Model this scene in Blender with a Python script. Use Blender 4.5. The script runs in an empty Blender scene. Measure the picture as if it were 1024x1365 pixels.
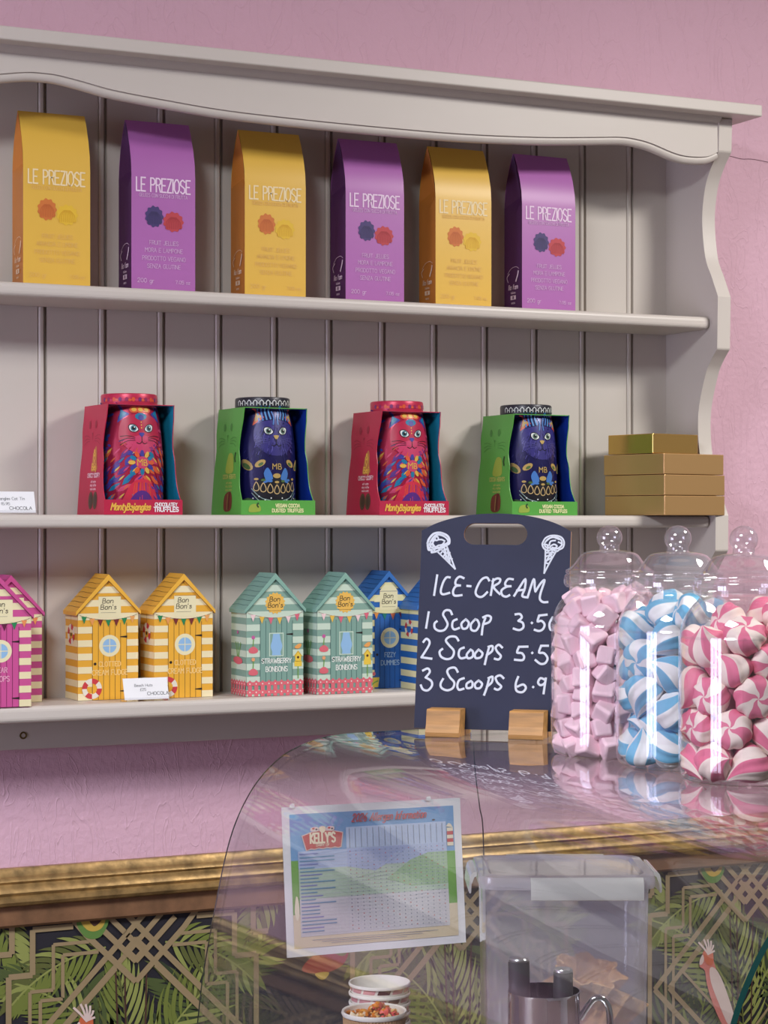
import bpy, bmesh, math, random
from mathutils import Vector, Matrix, Quaternion
random.seed(11)
PI = math.pi
sc = bpy.context.scene
COL = sc.collection

# ------------------------------------------------------------------ camera, light, exposure
cam = bpy.data.cameras.new('camera')
camo = bpy.data.objects.new('camera', cam); COL.objects.link(camo)
camo.location = (0, -3.1, 1.5); camo.rotation_euler = (PI/2, 0, math.radians(-25.4))
cam.sensor_fit = 'VERTICAL'; cam.sensor_height = 36; cam.lens = 72.53; cam.shift_y = 0.0092
cam.clip_start = .05
sc.camera = camo
sc.view_settings.view_transform = 'Standard'; sc.view_settings.look = 'None'
sc.view_settings.gamma = 1; sc.view_settings.use_curve_mapping = False
sc.view_settings.exposure = 0.1
sc.cycles.max_bounces = 16; sc.cycles.transparent_max_bounces = 40; sc.cycles.transmission_bounces = 12
sc.cycles.glossy_bounces = 6; sc.cycles.diffuse_bounces = 4
sc.cycles.caustics_reflective = False; sc.cycles.caustics_refractive = False
wd = bpy.data.worlds.new('world'); sc.world = wd; wd.use_nodes = True
wd.node_tree.nodes['Background'].inputs[0].default_value = (.93, .92, .95, 1)
wd.node_tree.nodes['Background'].inputs[1].default_value = .16
def area(name, loc, target, sx, sy, power, col):
    l = bpy.data.lights.new(name, 'AREA'); l.shape = 'RECTANGLE'; l.size = sx; l.size_y = sy; l.energy = power; l.color = col
    o = bpy.data.objects.new(name, l); COL.objects.link(o); o.location = loc
    o.rotation_euler = (Vector(target)-Vector(loc)).to_track_quat('-Z', 'Y').to_euler()
    return o
area('ceiling_light_panel', (-.45, -2.2, 2.80), (-.45, -2.2, 0), .7, .7, 80, (.93, .96, 1))
area('ceiling_light_panel', (2.65, -1.75, 2.80), (2.65, -1.75, 0), .6, .6, 64, (1, .96, .90))
WINDOW_STRENGTH = 8.0

# ------------------------------------------------------------------ helpers
def lin(c):
    c = c/255.
    return c/12.92 if c <= .04045 else ((c+.055)/1.055)**2.4
def rgb(t): return (lin(t[0]), lin(t[1]), lin(t[2]), 1)
MATS = {}
def mat(name, col, rough=.5, metal=0., spec=.5, bump=0., bscale=60., var=0.):
    if name in MATS: return MATS[name]
    m = bpy.data.materials.new(name); m.use_nodes = True; MATS[name] = m
    nt = m.node_tree; b = nt.nodes['Principled BSDF']
    b.inputs['Base Color'].default_value = rgb(col); b.inputs['Roughness'].default_value = rough
    b.inputs['Metallic'].default_value = metal; b.inputs['Specular IOR Level'].default_value = spec
    if bump or var:
        tc = nt.nodes.new('ShaderNodeTexCoord'); n = nt.nodes.new('ShaderNodeTexNoise')
        n.inputs['Scale'].default_value = bscale; n.inputs['Detail'].default_value = 5
        nt.links.new(tc.outputs['Object'], n.inputs['Vector'])
        if bump:
            bp = nt.nodes.new('ShaderNodeBump'); bp.inputs['Strength'].default_value = bump; bp.inputs['Distance'].default_value = .004
            nt.links.new(n.outputs['Fac'], bp.inputs['Height']); nt.links.new(bp.outputs['Normal'], b.inputs['Normal'])
        if var:
            r = nt.nodes.new('ShaderNodeValToRGB')
            r.color_ramp.elements[0].position = .3; r.color_ramp.elements[1].position = .7
            r.color_ramp.elements[0].color = rgb([max(0, c*(1-var)) for c in col]); r.color_ramp.elements[1].color = rgb([min(255, c*(1+var)) for c in col])
            nt.links.new(n.outputs['Fac'], r.inputs['Fac']); nt.links.new(r.outputs['Color'], b.inputs['Base Color'])
    return m
def glass(name, tint=(1, 1, 1), f0=.04, rough=.0, haze=None, hazecol=(200, 200, 215)):
    if name in MATS: return MATS[name]
    m = bpy.data.materials.new(name); m.use_nodes = True; MATS[name] = m
    nt = m.node_tree; nt.nodes.clear(); N = nt.nodes.new; L = nt.links.new
    out = N('ShaderNodeOutputMaterial'); tr = N('ShaderNodeBsdfTransparent'); gl = N('ShaderNodeBsdfGlossy'); mx = N('ShaderNodeMixShader')
    tr.inputs[0].default_value = (*tint, 1); gl.inputs['Roughness'].default_value = rough
    gl.inputs[0].default_value = (1, 1, 1, 1)
    lw = N('ShaderNodeLayerWeight'); lw.inputs[0].default_value = .5
    p = N('ShaderNodeMath'); p.operation = 'POWER'; p.inputs[1].default_value = 5; L(lw.outputs['Facing'], p.inputs[0])
    ma = N('ShaderNodeMath'); ma.operation = 'MULTIPLY_ADD'; ma.inputs[1].default_value = 1-f0; ma.inputs[2].default_value = f0; L(p.outputs[0], ma.inputs[0])
    L(ma.outputs[0], mx.inputs[0])
    first = tr.outputs[0]
    if haze:
        df = N('ShaderNodeBsdfDiffuse'); df.inputs[0].default_value = rgb(hazecol); tl = N('ShaderNodeBsdfTranslucent'); tl.inputs[0].default_value = rgb(hazecol)
        m2 = N('ShaderNodeMixShader'); m2.inputs[0].default_value = .5; L(df.outputs[0], m2.inputs[1]); L(tl.outputs[0], m2.inputs[2])
        m3 = N('ShaderNodeMixShader'); m3.inputs[0].default_value = haze; L(tr.outputs[0], m3.inputs[1]); L(m2.outputs[0], m3.inputs[2]); first = m3.outputs[0]
    L(first, mx.inputs[1]); L(gl.outputs[0], mx.inputs[2]); L(mx.outputs[0], out.inputs[0])
    return m
def cat(pts, n=6, closed=False):
    """Catmull-Rom through 2-D or 3-D points"""
    P = [Vector(p) for p in pts]
    if len(P) < 3: return [tuple(p) for p in P]
    out = []
    m = len(P)
    for i in range(m if closed else m-1):
        p1, p2 = P[i], P[(i+1) % m]
        p0 = P[i-1] if (closed or i) else p1; p3 = P[(i+2) % m] if (closed or i+2 < m) else p2
        for k in range(n):
            t = k/n
            out.append(tuple(.5*((2*p1)+(p2-p0)*t+(2*p0-5*p1+4*p2-p3)*t*t+(3*p1-p0-3*p2+p3)*t**3)))
    if not closed: out.append(tuple(P[-1]))
    return out
def flat(o, u, v, step=.00014):
    o, u, v = Vector(o), Vector(u).normalized(), Vector(v).normalized(); n = u.cross(v)
    return lambda a, b, l=0: o+u*a+v*b+n*(.0003+step*l)
def curved(r, ang=0.):
    """wrap round an upright cylinder of radius r (number or function of height) whose front faces -y"""
    def f(a, b, l=0):
        rr = r(b) if callable(r) else r
        th = a/.045+ang; q = rr+.0004+.00014*l
        return Vector((q*math.sin(th), -q*math.cos(th), b))
    return f
class MB:
    def __init__(s): s.V, s.F, s.I, s.m, s.q = [], [], [], [], 0
    def mi(s, m):
        if m not in s.m: s.m.append(m)
        return s.m.index(m)
    def add(s, vs, fs, m):
        k = len(s.V); s.V += [tuple(v) for v in vs]; i = s.mi(m)
        for f in fs: s.F.append([k+j for j in f]); s.I.append(i)
    def poly(s, pts, m): s.add(pts, [list(range(len(pts)))], m)
    def box(s, x0, x1, y0, y1, z0, z1, m):
        s.add([(x0, y0, z0), (x1, y0, z0), (x1, y1, z0), (x0, y1, z0), (x0, y0, z1), (x1, y0, z1), (x1, y1, z1), (x0, y1, z1)],
              [(3, 2, 1, 0), (4, 5, 6, 7), (0, 1, 5, 4), (1, 2, 6, 5), (2, 3, 7, 6), (3, 0, 4, 7)], m)
    def prism(s, out, fn, d0, d1, m, mside=None, mback=None):
        n = len(out)
        s.add([fn(a, b, d0) for a, b in out], [list(range(n))], m)
        s.add([fn(a, b, d1) for a, b in out], [list(range(n))[::-1]], mback or m)
        vs = [fn(a, b, d0) for a, b in out]+[fn(a, b, d1) for a, b in out]
        s.add(vs, [(i, i+n, (i+1) % n+n, (i+1) % n) for i in range(n)], mside or m)
    def lathe(s, prof, m, seg=48, c=(0, 0, 0), rf=None, caps=True, mf=None, af=None):
        vs = []; n = len(prof)
        for r, z in prof:
            for k in range(seg):
                a = 2*PI*k/seg+(af(r, z) if af else 0); q = rf(r, z, a) if rf else r
                vs.append((c[0]+q*math.cos(a), c[1]+q*math.sin(a), c[2]+z))
        fs = []
        for i in range(n-1):
            for k in range(seg): fs.append((i*seg+k, i*seg+(k+1) % seg, (i+1)*seg+(k+1) % seg, (i+1)*seg+k))
        if mf:
            base = len(s.V); s.V += vs
            for j, f in enumerate(fs): s.F.append([base+q for q in f]); s.I.append(s.mi(mf(j//seg, j % seg)))
        else: s.add(vs, fs, m)
        if caps:
            if prof[0][0] > 1e-6: s.poly([vs[k] for k in range(seg)][::-1], m)
            if prof[-1][0] > 1e-6: s.poly([vs[(n-1)*seg+k] for k in range(seg)], m)
    def tube(s, pts, r, m, seg=8):
        P = [Vector(p) for p in pts]; vs = []; ref = None
        for i, p in enumerate(P):
            t = (P[min(i+1, len(P)-1)]-P[max(i-1, 0)]).normalized()
            if ref is None: ref = t.orthogonal().normalized()
            ref = (ref-t*ref.dot(t)).normalized(); b = t.cross(ref)
            rr = r(i/(len(P)-1)) if callable(r) else r
            vs += [p+(ref*math.cos(2*PI*k/seg)+b*math.sin(2*PI*k/seg))*rr for k in range(seg)]
        n = len(P)
        fs = [(i*seg+k, i*seg+(k+1) % seg, (i+1)*seg+(k+1) % seg, (i+1)*seg+k) for i in range(n-1) for k in range(seg)]
        fs += [list(range(seg))[::-1], list(range((n-1)*seg, n*seg))]
        s.add(vs, fs, m)
    def ribbon(s, S, pts, w, m, l=1, closed=False, cap=True):
        P = [Vector(p[:2]) for p in pts]; n = len(P)
        if not closed:
            for i in range(1, n-1):          # break the stroke at sharp corners
                d1, d2 = P[i]-P[i-1], P[i+1]-P[i]
                if d1.length > 1e-9 and d2.length > 1e-9 and d1.dot(d2) < .2*d1.length*d2.length:
                    s.ribbon(S, pts[:i+1], w, m, l, False, cap); s.ribbon(S, pts[i:], w, m, l+.15, False, cap); return
        s.q += 1; l += (s.q % 6)*.15     # crossing strokes never share one plane
        if n == 1: P = [P[0]-Vector((w/4, 0)), P[0]+Vector((w/4, 0))]; n = 2
        L, R = [], []
        for i in range(n):
            a = P[i-1] if (i or closed) else None; b = P[(i+1) % n] if (i < n-1 or closed) else None
            d1 = (P[i]-a) if a is not None else None; d2 = (b-P[i]) if b is not None else None
            d1 = d1.normalized() if d1 is not None and d1.length > 1e-9 else None
            d2 = d2.normalized() if d2 is not None and d2.length > 1e-9 else None
            if d1 is None and d2 is None: d1 = Vector((1, 0))
            d = ((d1 or d2)+(d2 or d1))
            d = d.normalized() if d.length > 1e-6 else (d1 or d2)
            nn = Vector((-d.y, d.x)); k = 1.
            if d1 is not None and d2 is not None: k = min(1.6, 1/max(.3, nn.dot(Vector((-d1.y, d1.x)))))
            p = P[i]
            if cap and not closed and (i == 0 or i == n-1): p = p+(d if i else -d)*w*.35
            L.append(S(*(p+nn*w*.5*k), l)); R.append(S(*(p-nn*w*.5*k), l))
        if closed: L.append(L[0]); R.append(R[0]); n += 1
        s.add(R+L, [(i, i+1, n+i+1, n+i) for i in range(n-1)], m)
    def shape(s, S, pts, m, l=1, rings=0):
        if not rings: s.poly([S(a, b, l) for a, b in pts], m); return
        n = len(pts); cx = sum(p[0] for p in pts)/n; cy = sum(p[1] for p in pts)/n
        vs = [S(cx, cy, l)]
        for k in range(1, rings+1): vs += [S(cx+(a-cx)*k/rings, cy+(b-cy)*k/rings, l) for a, b in pts]
        fs = [(0, 1+i, 1+(i+1) % n) for i in range(n)]
        for k in range(rings-1):
            fs += [(1+k*n+i, 1+(k+1)*n+i, 1+(k+1)*n+(i+1) % n, 1+k*n+(i+1) % n) for i in range(n)]
        s.add(vs, fs, m)
    def rect(s, S, a0, a1, b0, b1, m, l=1): s.shape(S, [(a0, b0), (a1, b0), (a1, b1), (a0, b1)], m, l)
    def disc(s, S, a, b, r, m, l=1, ry=None, n=24, rings=0, rot=0.):
        ry = ry or r; c, q = math.cos(rot), math.sin(rot)
        s.shape(S, [(a+r*math.cos(2*PI*k/n)*c-ry*math.sin(2*PI*k/n)*q, b+r*math.cos(2*PI*k/n)*q+ry*math.sin(2*PI*k/n)*c) for k in range(n)], m, l, rings)
    def text(s, S, t, a, b, h, m, l=2, w=None, xs=1., al='c', slant=0., rise=0.):
        w = w or h*.14; k = h/8.; adv = [FONT.get(ch, (3, []))[0]*k*xs+k*1.8*xs for ch in t]; W = sum(adv)-k*1.8*xs
        x = a-(W/2 if al == 'c' else W if al == 'r' else 0)
        for ch, ad in zip(t, adv):
            for st in FONT.get(ch, (3, []))[1]:
                s.ribbon(S, [(x+px*k*xs+py*k*slant, b+py*k+(x+px*k*xs-a)*rise) for px, py in st], w, m, l)
            x += ad
    def build(s, name, parent=None, loc=None, rot=None, smooth=None, bevel=0., bseg=3, weld=False):
        me = bpy.data.meshes.new(name); me.from_pydata(s.V, [], s.F)
        for m in s.m: me.materials.append(m)
        me.polygons.foreach_set('material_index', s.I)
        if weld:
            b = bmesh.new(); b.from_mesh(me); bmesh.ops.remove_doubles(b, verts=b.verts, dist=1e-6); bmesh.ops.recalc_face_normals(b, faces=b.faces); b.to_mesh(me); b.free()
        if smooth is not None:
            me.polygons.foreach_set('use_smooth', [True]*len(me.polygons))
            try: me.set_sharp_from_angle(angle=math.radians(smooth))
            except Exception: pass
        me.update()
        o = bpy.data.objects.new(name, me); COL.objects.link(o)
        if parent: o.parent = parent
        if loc: o.location = loc
        if rot: o.rotation_euler = rot
        if bevel:
            md = o.modifiers.new('bevel', 'BEVEL'); md.width = bevel; md.segments = bseg; md.limit_method = 'ANGLE'; md.angle_limit = math.radians(35)
            md.harden_normals = False
        return o
def tag(o, label=None, cat=None, group=None, kind=None):
    if label: o['label'] = label
    if cat: o['category'] = cat
    if group: o['group'] = group
    if kind: o['kind'] = kind
    return o
def thing(name, label, cat_, loc, rz=0., group=None):
    o = bpy.data.objects.new(name, None); COL.objects.link(o); o.empty_display_size = .02
    o.location = loc; o.rotation_euler = (0, 0, rz)
    return tag(o, label, cat_, group)
def dup(root, loc, rz=None, label=None, group=None):
    r = root.copy(); COL.objects.link(r); r.location = loc
    if rz is not None: r.rotation_euler = (0, 0, rz)
    if label: r['label'] = label
    if group: r['group'] = group
    for ch in list(root.children):
        c = ch.copy(); COL.objects.link(c); c.parent = r
        for g in list(ch.children):
            d = g.copy(); COL.objects.link(d); d.parent = c
    return r
# single-stroke lettering: width | strokes of xy digit pairs (cap height 8; a b c = -1 -2 -3)
_F = {'A':'6|00 38 60;13 53','B':'5|00 08 38 47 45 34 04;34 53 51 40 00','C':'6|67 48 28 06 02 20 40 61','D':'6|00 08 38 66 62 30 00',
'E':'5|58 08 00 50;04 44','F':'5|58 08 00;04 44','G':'6|67 48 28 06 02 20 40 62 64 44','H':'6|00 08;60 68;04 64','I':'0|00 08','J':'4|48 41 30 10 01',
'K':'5|00 08;58 04 50','L':'4|08 00 40','M':'6|00 08 34 68 60','N':'6|00 08 60 68','O':'6|20 02 06 28 48 66 62 40 20','P':'5|00 08 38 57 55 34 04',
'R':'5|00 08 38 57 55 34 04;34 50','S':'5|57 38 28 07 05 53 51 30 20 01','T':'6|08 68;38 30','U':'6|08 02 20 40 62 68','V':'6|08 30 68','W':'8|08 20 46 60 88',
'X':'5|00 58;08 50','Y':'6|08 34 68;34 30','Z':'5|08 58 00 50','0':'5|20 02 06 28 38 56 52 30 20','1':'2|06 28 20','2':'5|06 18 48 56 00 50',
'3':'5|07 28 48 56 44 24;44 52 40 20 01','5':'5|58 08 04 35 54 51 40 10 01','6':'5|48 15 02 20 40 52 44 24 03','7':'5|08 58 20','9':'5|55 33 13 05 18 48 56 53 20',
'a':'4|44 25 15 03 01 10 30 42;45 40','o':'4|10 01 04 15 35 44 41 30 10','n':'4|00 05;03 15 35 44 40','s':'3|34 25 15 04 32 31 20 10 01',
't':'3|17 11 20 30;05 35','y':'4|05 20;45 1c 0c','e':'4|03 43 44 35 15 04 01 10 30 41','j':'2|15 1b 0c;17 18','g':'4|45 4b 3c 1c 0b;44 25 15 03 01 10 30 42',
'l':'1|08 00','c':'4|44 35 15 04 01 10 30 41','h':'4|08 00;03 15 35 44 40','u':'4|05 01 10 30 41;45 40','i':'1|00 05;07 08','r':'3|00 05;03 15 35',
'm':'6|00 05;03 15 25 34 30;34 45 55 64 60','f':'3|00 07 18 28;05 25','z':'4|05 45 00 40','.':'1|00 01',"'":'1|08 06','-':'3|04 34','\u00a3':'5|57 48 38 27 20 00 50;04 44'}
FONT = {}
for ch, d in _F.items():
    w, st = d.split('|'); hx = {'a': -1, 'b': -2, 'c': -3}
    FONT[ch] = (int(w), [[(int(p[0]), hx.get(p[1]) if p[1] in hx else int(p[1])) for p in q.split()] for q in st.split(';')])

# ------------------------------------------------------------------ the room
def plaster(name, col):
    m = mat(name, col, rough=.75); nt = m.node_tree; b = nt.nodes['Principled BSDF']; N = nt.nodes.new; L = nt.links.new
    tc = N('ShaderNodeTexCoord'); n1 = N('ShaderNodeTexNoise'); n1.inputs['Scale'].default_value = 5; n1.inputs['Detail'].default_value = 3; n1.inputs['Distortion'].default_value = 1.5
    n2 = N('ShaderNodeTexNoise'); n2.inputs['Scale'].default_value = 90; n2.inputs['Detail'].default_value = 4
    mp = N('ShaderNodeMapping'); mp.inputs['Scale'].default_value = (16, 1, 5); mp.inputs['Rotation'].default_value = (0, .35, 0)
    n3 = N('ShaderNodeTexNoise'); n3.inputs['Scale'].default_value = 1.0; n3.inputs['Detail'].default_value = 2; n3.inputs['Distortion'].default_value = 2.5
    rp = N('ShaderNodeValToRGB'); rp.color_ramp.elements[0].position = .485; rp.color_ramp.elements[1].position = .5
    e = rp.color_ramp.elements.new(.515); e.color = (0, 0, 0, 1); rp.color_ramp.elements[0].color = (0, 0, 0, 1); rp.color_ramp.elements[1].color = (1, 1, 1, 1)
    L(tc.outputs['Object'], n1.inputs['Vector']); L(tc.outputs['Object'], n2.inputs['Vector']); L(tc.outputs['Object'], mp.inputs['Vector']); L(mp.outputs['Vector'], n3.inputs['Vector'])
    L(n3.outputs['Fac'], rp.inputs['Fac'])
    a1 = N('ShaderNodeMath'); a1.operation = 'MULTIPLY_ADD'; a1.inputs[1].default_value = 1.2; L(n1.outputs['Fac'], a1.inputs[0]); L(n2.outputs['Fac'], a1.inputs[2])
    a2 = N('ShaderNodeMath'); a2.operation = 'MULTIPLY_ADD'; a2.inputs[1].default_value = .35; L(rp.outputs['Color'], a2.inputs[0]); L(a1.outputs[0], a2.inputs[2])
    bp = N('ShaderNodeBump'); bp.inputs['Strength'].default_value = .42; bp.inputs['Distance'].default_value = .004
    L(a2.outputs[0], bp.inputs['Height']); L(bp.outputs['Normal'], b.inputs['Normal'])
    return m
PINK = plaster('pink_plaster', (220, 179, 198))
WHITE = mat('white_paint', (225, 222, 218), .7)
PAINT = mat('shelf_paint', (205, 198, 191), .38, spec=.4, bump=.05, bscale=25)
XZ = lambda a, b, d: (a, d, b)      # outline in the wall's plane, extruded along y
YZ = lambda a, b, d: (d, a, b)      # outline across the wall, extruded along x
def struct(mb, name, label=None, **k):
    o = mb.build(name, **k); tag(o, label, None, None, 'structure'); return o
w = MB(); w.box(-3, 4.6, 0, .12, .95, 3.0, PINK)
w.ribbon(flat((0, 0, 0), (1, 0, 0), (0, 0, 1)), cat([(2.09, 2.160), (2.13, 2.163), (2.165, 2.160), (2.19, 2.157), (2.22, 2.158), (2.30, 2.150)], 5), .0012, mat('hairline_crack', (120, 86, 98), .9), 0); struct(w, 'wall_back')
w = MB(); w.box(-3, 4.6, -6.2, .12, -.08, 0, mat('dark_floor', (96, 82, 70), .5, var=.15, bscale=4)); struct(w, 'floor')
w = MB(); w.box(-3, 4.6, -6.2, .12, 2.9, 3.0, WHITE); struct(w, 'ceiling')
# left wall with the daylight shop window
w = MB()
WY0, WY1, WZ0, WZ1 = -2.30, -.85, .50, 2.05
for a in ((-6.2, WY0, 0, 2.9), (WY1, 0, 0, 2.9), (WY0, WY1, 0, WZ0), (WY0, WY1, WZ1, 2.9)): w.box(-2.62, -2.5, a[0], a[1], a[2], a[3], PINK)
struct(w, 'wall_left')
wm = bpy.data.materials.new('daylit_window'); wm.use_nodes = True
for n in list(wm.node_tree.nodes):
    if n.type == 'BSDF_PRINCIPLED': wm.node_tree.nodes.remove(n)
em = wm.node_tree.nodes.new('ShaderNodeEmission'); em.inputs[0].default_value = (.76, .74, 1, 1); em.inputs[1].default_value = WINDOW_STRENGTH
wm.node_tree.links.new(em.outputs[0], [n for n in wm.node_tree.nodes if n.type == 'OUTPUT_MATERIAL'][0].inputs[0])
w = MB(); w.box(-2.58, -2.57, WY0, WY1, WZ0, WZ1, wm); win = struct(w, 'window_1')
w = MB()
for y in (WY0, WY0+.46, WY0+.5, WY0+.96, WY1-.05): w.box(-2.57, -2.52, y, y+.05, WZ0, WZ1, WHITE)
w.box(-2.57, -2.52, WY0, WY1, WZ0, WZ0+.06, WHITE); w.box(-2.57, -2.52, WY0, WY1, WZ1-.06, WZ1, WHITE)
fr = w.build('window_frame', win)

# gilt dado rail
GILT = mat('gilt_moulding', (152, 124, 80), .40, .5, bump=.25, bscale=45, var=.22)
GILTD = mat('worn_gilt_board', (128, 94, 68), .5, .2, bump=.15, bscale=30, var=.12)
prof = [(0, .970), (-.010, .970), (-.013, .966), (-.015, .958), (-.020, .955), (-.022, .951), (-.019, .947), (-.022, .944), (-.027, .940), (-.029, .935), (-.026, .930), (-.030, .927), (-.031, .921), (-.028, .916), (-.021, .913), (0, .913)]
w = MB(); w.prism(prof, YZ, -2.5, 4.6, GILT)
w.prism([(0, .913), (-.016, .913), (-.0165, .884), (-.013, .880), (0, .880)], YZ, -2.5, 4.6, GILTD)
struct(w, 'trim_1', 'gilded moulded dado rail', smooth=35)

# patterned wallpaper under the rail
WP_BASE = mat('wallpaper_charcoal', (36, 35, 44), .55)
WP_LINE = mat('wallpaper_gold_line', (150, 132, 100), .5)
GREENS = [mat('palm_green', (110, 122, 54), .6), mat('palm_lime', (140, 148, 80), .6), mat('palm_deep', (74, 88, 46), .6), mat('palm_dark', (52, 64, 42), .6), mat('palm_olive', (90, 96, 48), .6)]
STEM = mat('palm_stem', (74, 48, 40), .6)
wp = MB(); wp.box(-2.5, 4.6, -.002, 0.02, 0.1, .885, WP_BASE)
WS = flat((0, -.0022, 0), (1, 0, 0), (0, 0, 1), .00025)
HS, VS = .000303, .000287           # size of one drawing unit on the wall
def leaflet(a, b, ang, ln, wd, m, l, bend):
    mid, x, y, th = [], a, b, ang
    for i in range(7):
        mid.append((x, y, th)); x += ln/6*math.cos(th); y += ln/6*math.sin(th); th += bend/6
    wdt = (.35, .8, 1, .95, .75, .45, 0)
    up = [(x-math.sin(t)*wd*.5*w_, y+math.cos(t)*wd*.5*w_) for (x, y, t), w_ in zip(mid, wdt)]; dn = [(x+math.sin(t)*wd*.5*w_, y-math.cos(t)*wd*.5*w_) for (x, y, t), w_ in zip(mid[:-1], wdt)]
    wp.shape(WS, dn+up[::-1], m, l)
def frond(a, b, ang, ln, curve, n, lw, greens, l):
    pts = []; x, y, th = a, b, ang
    for i in range(n+1):
        pts.append((x, y, th)); x += ln/n*math.cos(th); y += ln/n*math.sin(th); th += curve/n
    for i, (x, y, th) in enumerate(pts[1:]):
        t = (i+1)/n; s = ln*.52*(.55+.75*t-.95*t*t)
        for sd in (-1, 1): leaflet(x, y, th+sd*(1.05-.55*t), s*random.uniform(.9, 1.1), lw*.62, greens[(0 if sd > 0 else 1) if random.random() < .8 else 2], l+(i % 3)*.33, -sd*.55+curve*.3)
    wp.ribbon(WS, [(p[0], p[1]) for p in pts], .0030, greens[-1], l+1)
random.seed(5)
for k in range(-2, 4):
    X = 1.038+.578*k
    for sx in (-1, 1):
        frond(X+sx*.02, .62, PI/2-sx*.35, .27, sx*-1.0, 17, .012, (GREENS[0], GREENS[2], GREENS[1]), 4)
        frond(X+sx*.17, .54, PI/2+sx*.05, .27, sx*.9, 17, .012, (GREENS[2], GREENS[4], GREENS[3]), 1)
        frond(X+sx*.05, .835, -sx*.12+(0 if sx > 0 else PI), .17, -sx*.75, 14, .013, (GREENS[0], GREENS[4], GREENS[1]), 5)
        frond(X+sx*.235, .95, -PI/2-sx*.25, .16, -sx*.3, 12, .014, (GREENS[1], GREENS[0], GREENS[4]), 3)
        frond(X-sx*.09, .46, PI/2+sx*.25, .25, sx*-.8, 16, .012, (GREENS[3], GREENS[2], GREENS[0]), 2)
    frond(X, .52, PI/2+.03, .27, .15, 16, .012, (GREENS[0], GREENS[1], GREENS[4]), 4)
    for q in (-.022, -.012, .012): wp.ribbon(WS, [(X+q, .5), (X+q*1.5, .80)], .0028, STEM, 6)
    # art deco lines, mirrored about the axis
    D = lambda dx, dy: (dx*HS, .878-dy*VS)
    for sx in (-1, 1):
        def ln(pts, wd, l=8): wp.ribbon(WS, [(X+sx*-D(*p)[0]*-1, D(*p)[1]) if False else (X+sx*D(*p)[0], D(*p)[1]) for p in pts], wd*1.22*HS, WP_LINE, l, cap=False)
        ln([(335, 20), (548, 20), (548, 262), (672, 262), (672, 1500)], 24)
        ln([(250, 110), (440, 110), (440, 352), (562, 352), (562, 1500)], 15)
        ln([(200, 170), (390, 170), (390, 400)], 15); ln([(390, 405), (508, 405), (508, 1500)], 15)
        ln([(700, -20), (655, -20), (655, 140), (740, 140)], 24)
        ln([(-60, -30), (640, 722), (60, 1345)], 25, 9)
        ln([(-140, -10), (540, 722), (0, 1300)], 23, 9)
        ln([(105, 273), (440, 632), (0, 1104)], 13, 9)
        ln([(262, 78), (0, 352)], 25, 10); ln([(262, 78), (330, -10)], 25, 10)
        ln([(215, 14), (0, 240)], 24, 10); ln([(70, 168), (0, 244)], 14, 10)
        ln([(95, 130), (0, 30)], 15, 10); ln([(52, 165), (0, 110), ], 13, 10); ln([(52, 165), (0, 218)], 13, 10)
# birds of the print
BW, BP, BO, BR, BG, BY = mat('bird_white', (216, 196, 190), .6), mat('bird_pink', (206, 120, 110), .6), mat('bird_orange', (200, 100, 64), .6), mat('bird_red', (150, 52, 48), .6), mat('bird_green', (92, 130, 62), .6), mat('bird_yellow', (190, 160, 70), .6)
for k in range(-1, 2):
    X = .953+1.156*k
    for ox, oz in ((0, 0),):
        P = lambda pts: [(X+a*.001, .70+b*.001) for a, b in pts]
        wp.shape(WS, cat(P([(-8, 22), (2, 30), (14, 24), (17, 8), (26, -14), (46, -52), (64, -110), (40, -112), (16, -70), (2, -30), (-3, -5), (-14, 4)]), 4, True), BP, 12)
        wp.shape(WS, cat(P([(8, -2), (22, -6), (40, -38), (62, -100), (48, -108), (24, -60), (10, -26)]), 4, True), BW, 13)
        wp.shape(WS, cat(P([(-8, 22), (-2, 33), (10, 34), (15, 24), (14, 4), (2, 6)]), 4, True), BO, 14)
        wp.shape(WS, cat(P([(-8, 24), (-14, 14), (-14, 6), (-8, 8), (-5, 16)]), 4, True), BW, 15)
        for a, b in ((-16, 46), (-5, 50), (3, 49), (10, 46), (15, 38), (17, 28)): wp.ribbon(WS, cat(P([(4, 24), ((a+4)*.6+1, (b+24)*.52), (a, b)]), 4), .0035, BW, 15)
    X2 = 1.359+1.156*k
    P = lambda pts: [(X2+a*.001, .775+b*.001) for a, b in pts]
    wp.shape(WS, cat(P([(-38, -6), (-20, 14), (8, 20), (34, 10), (46, 16), (36, -4), (10, -14), (-14, -14)]), 4, True), BR, 12)
    wp.shape(WS, cat(P([(-14, -14), (10, -14), (4, -24), (-6, -24)]), 4, True), BY, 13)
    X3 = .9675+1.156*k
    P = lambda pts: [(X3+a*.001, .862+b*.001) for a, b in pts]
    wp.shape(WS, cat(P([(-24, 20), (-16, -4), (0, -12), (16, -6), (24, 20)]), 4, True), BG, 12)
    wp.shape(WS, cat(P([(-18, 20), (-10, 4), (4, 0), (16, 6), (18, 20)]), 4, True), BY, 13)
    wp.shape(WS, cat(P([(-6, 20), (2, 8), (12, 14), (14, 20)]), 4, True), STEM, 14)
struct(wp, 'wall_back', 'charcoal wallpaper with palm fronds, cockatoos and gold art deco lines')

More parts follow.
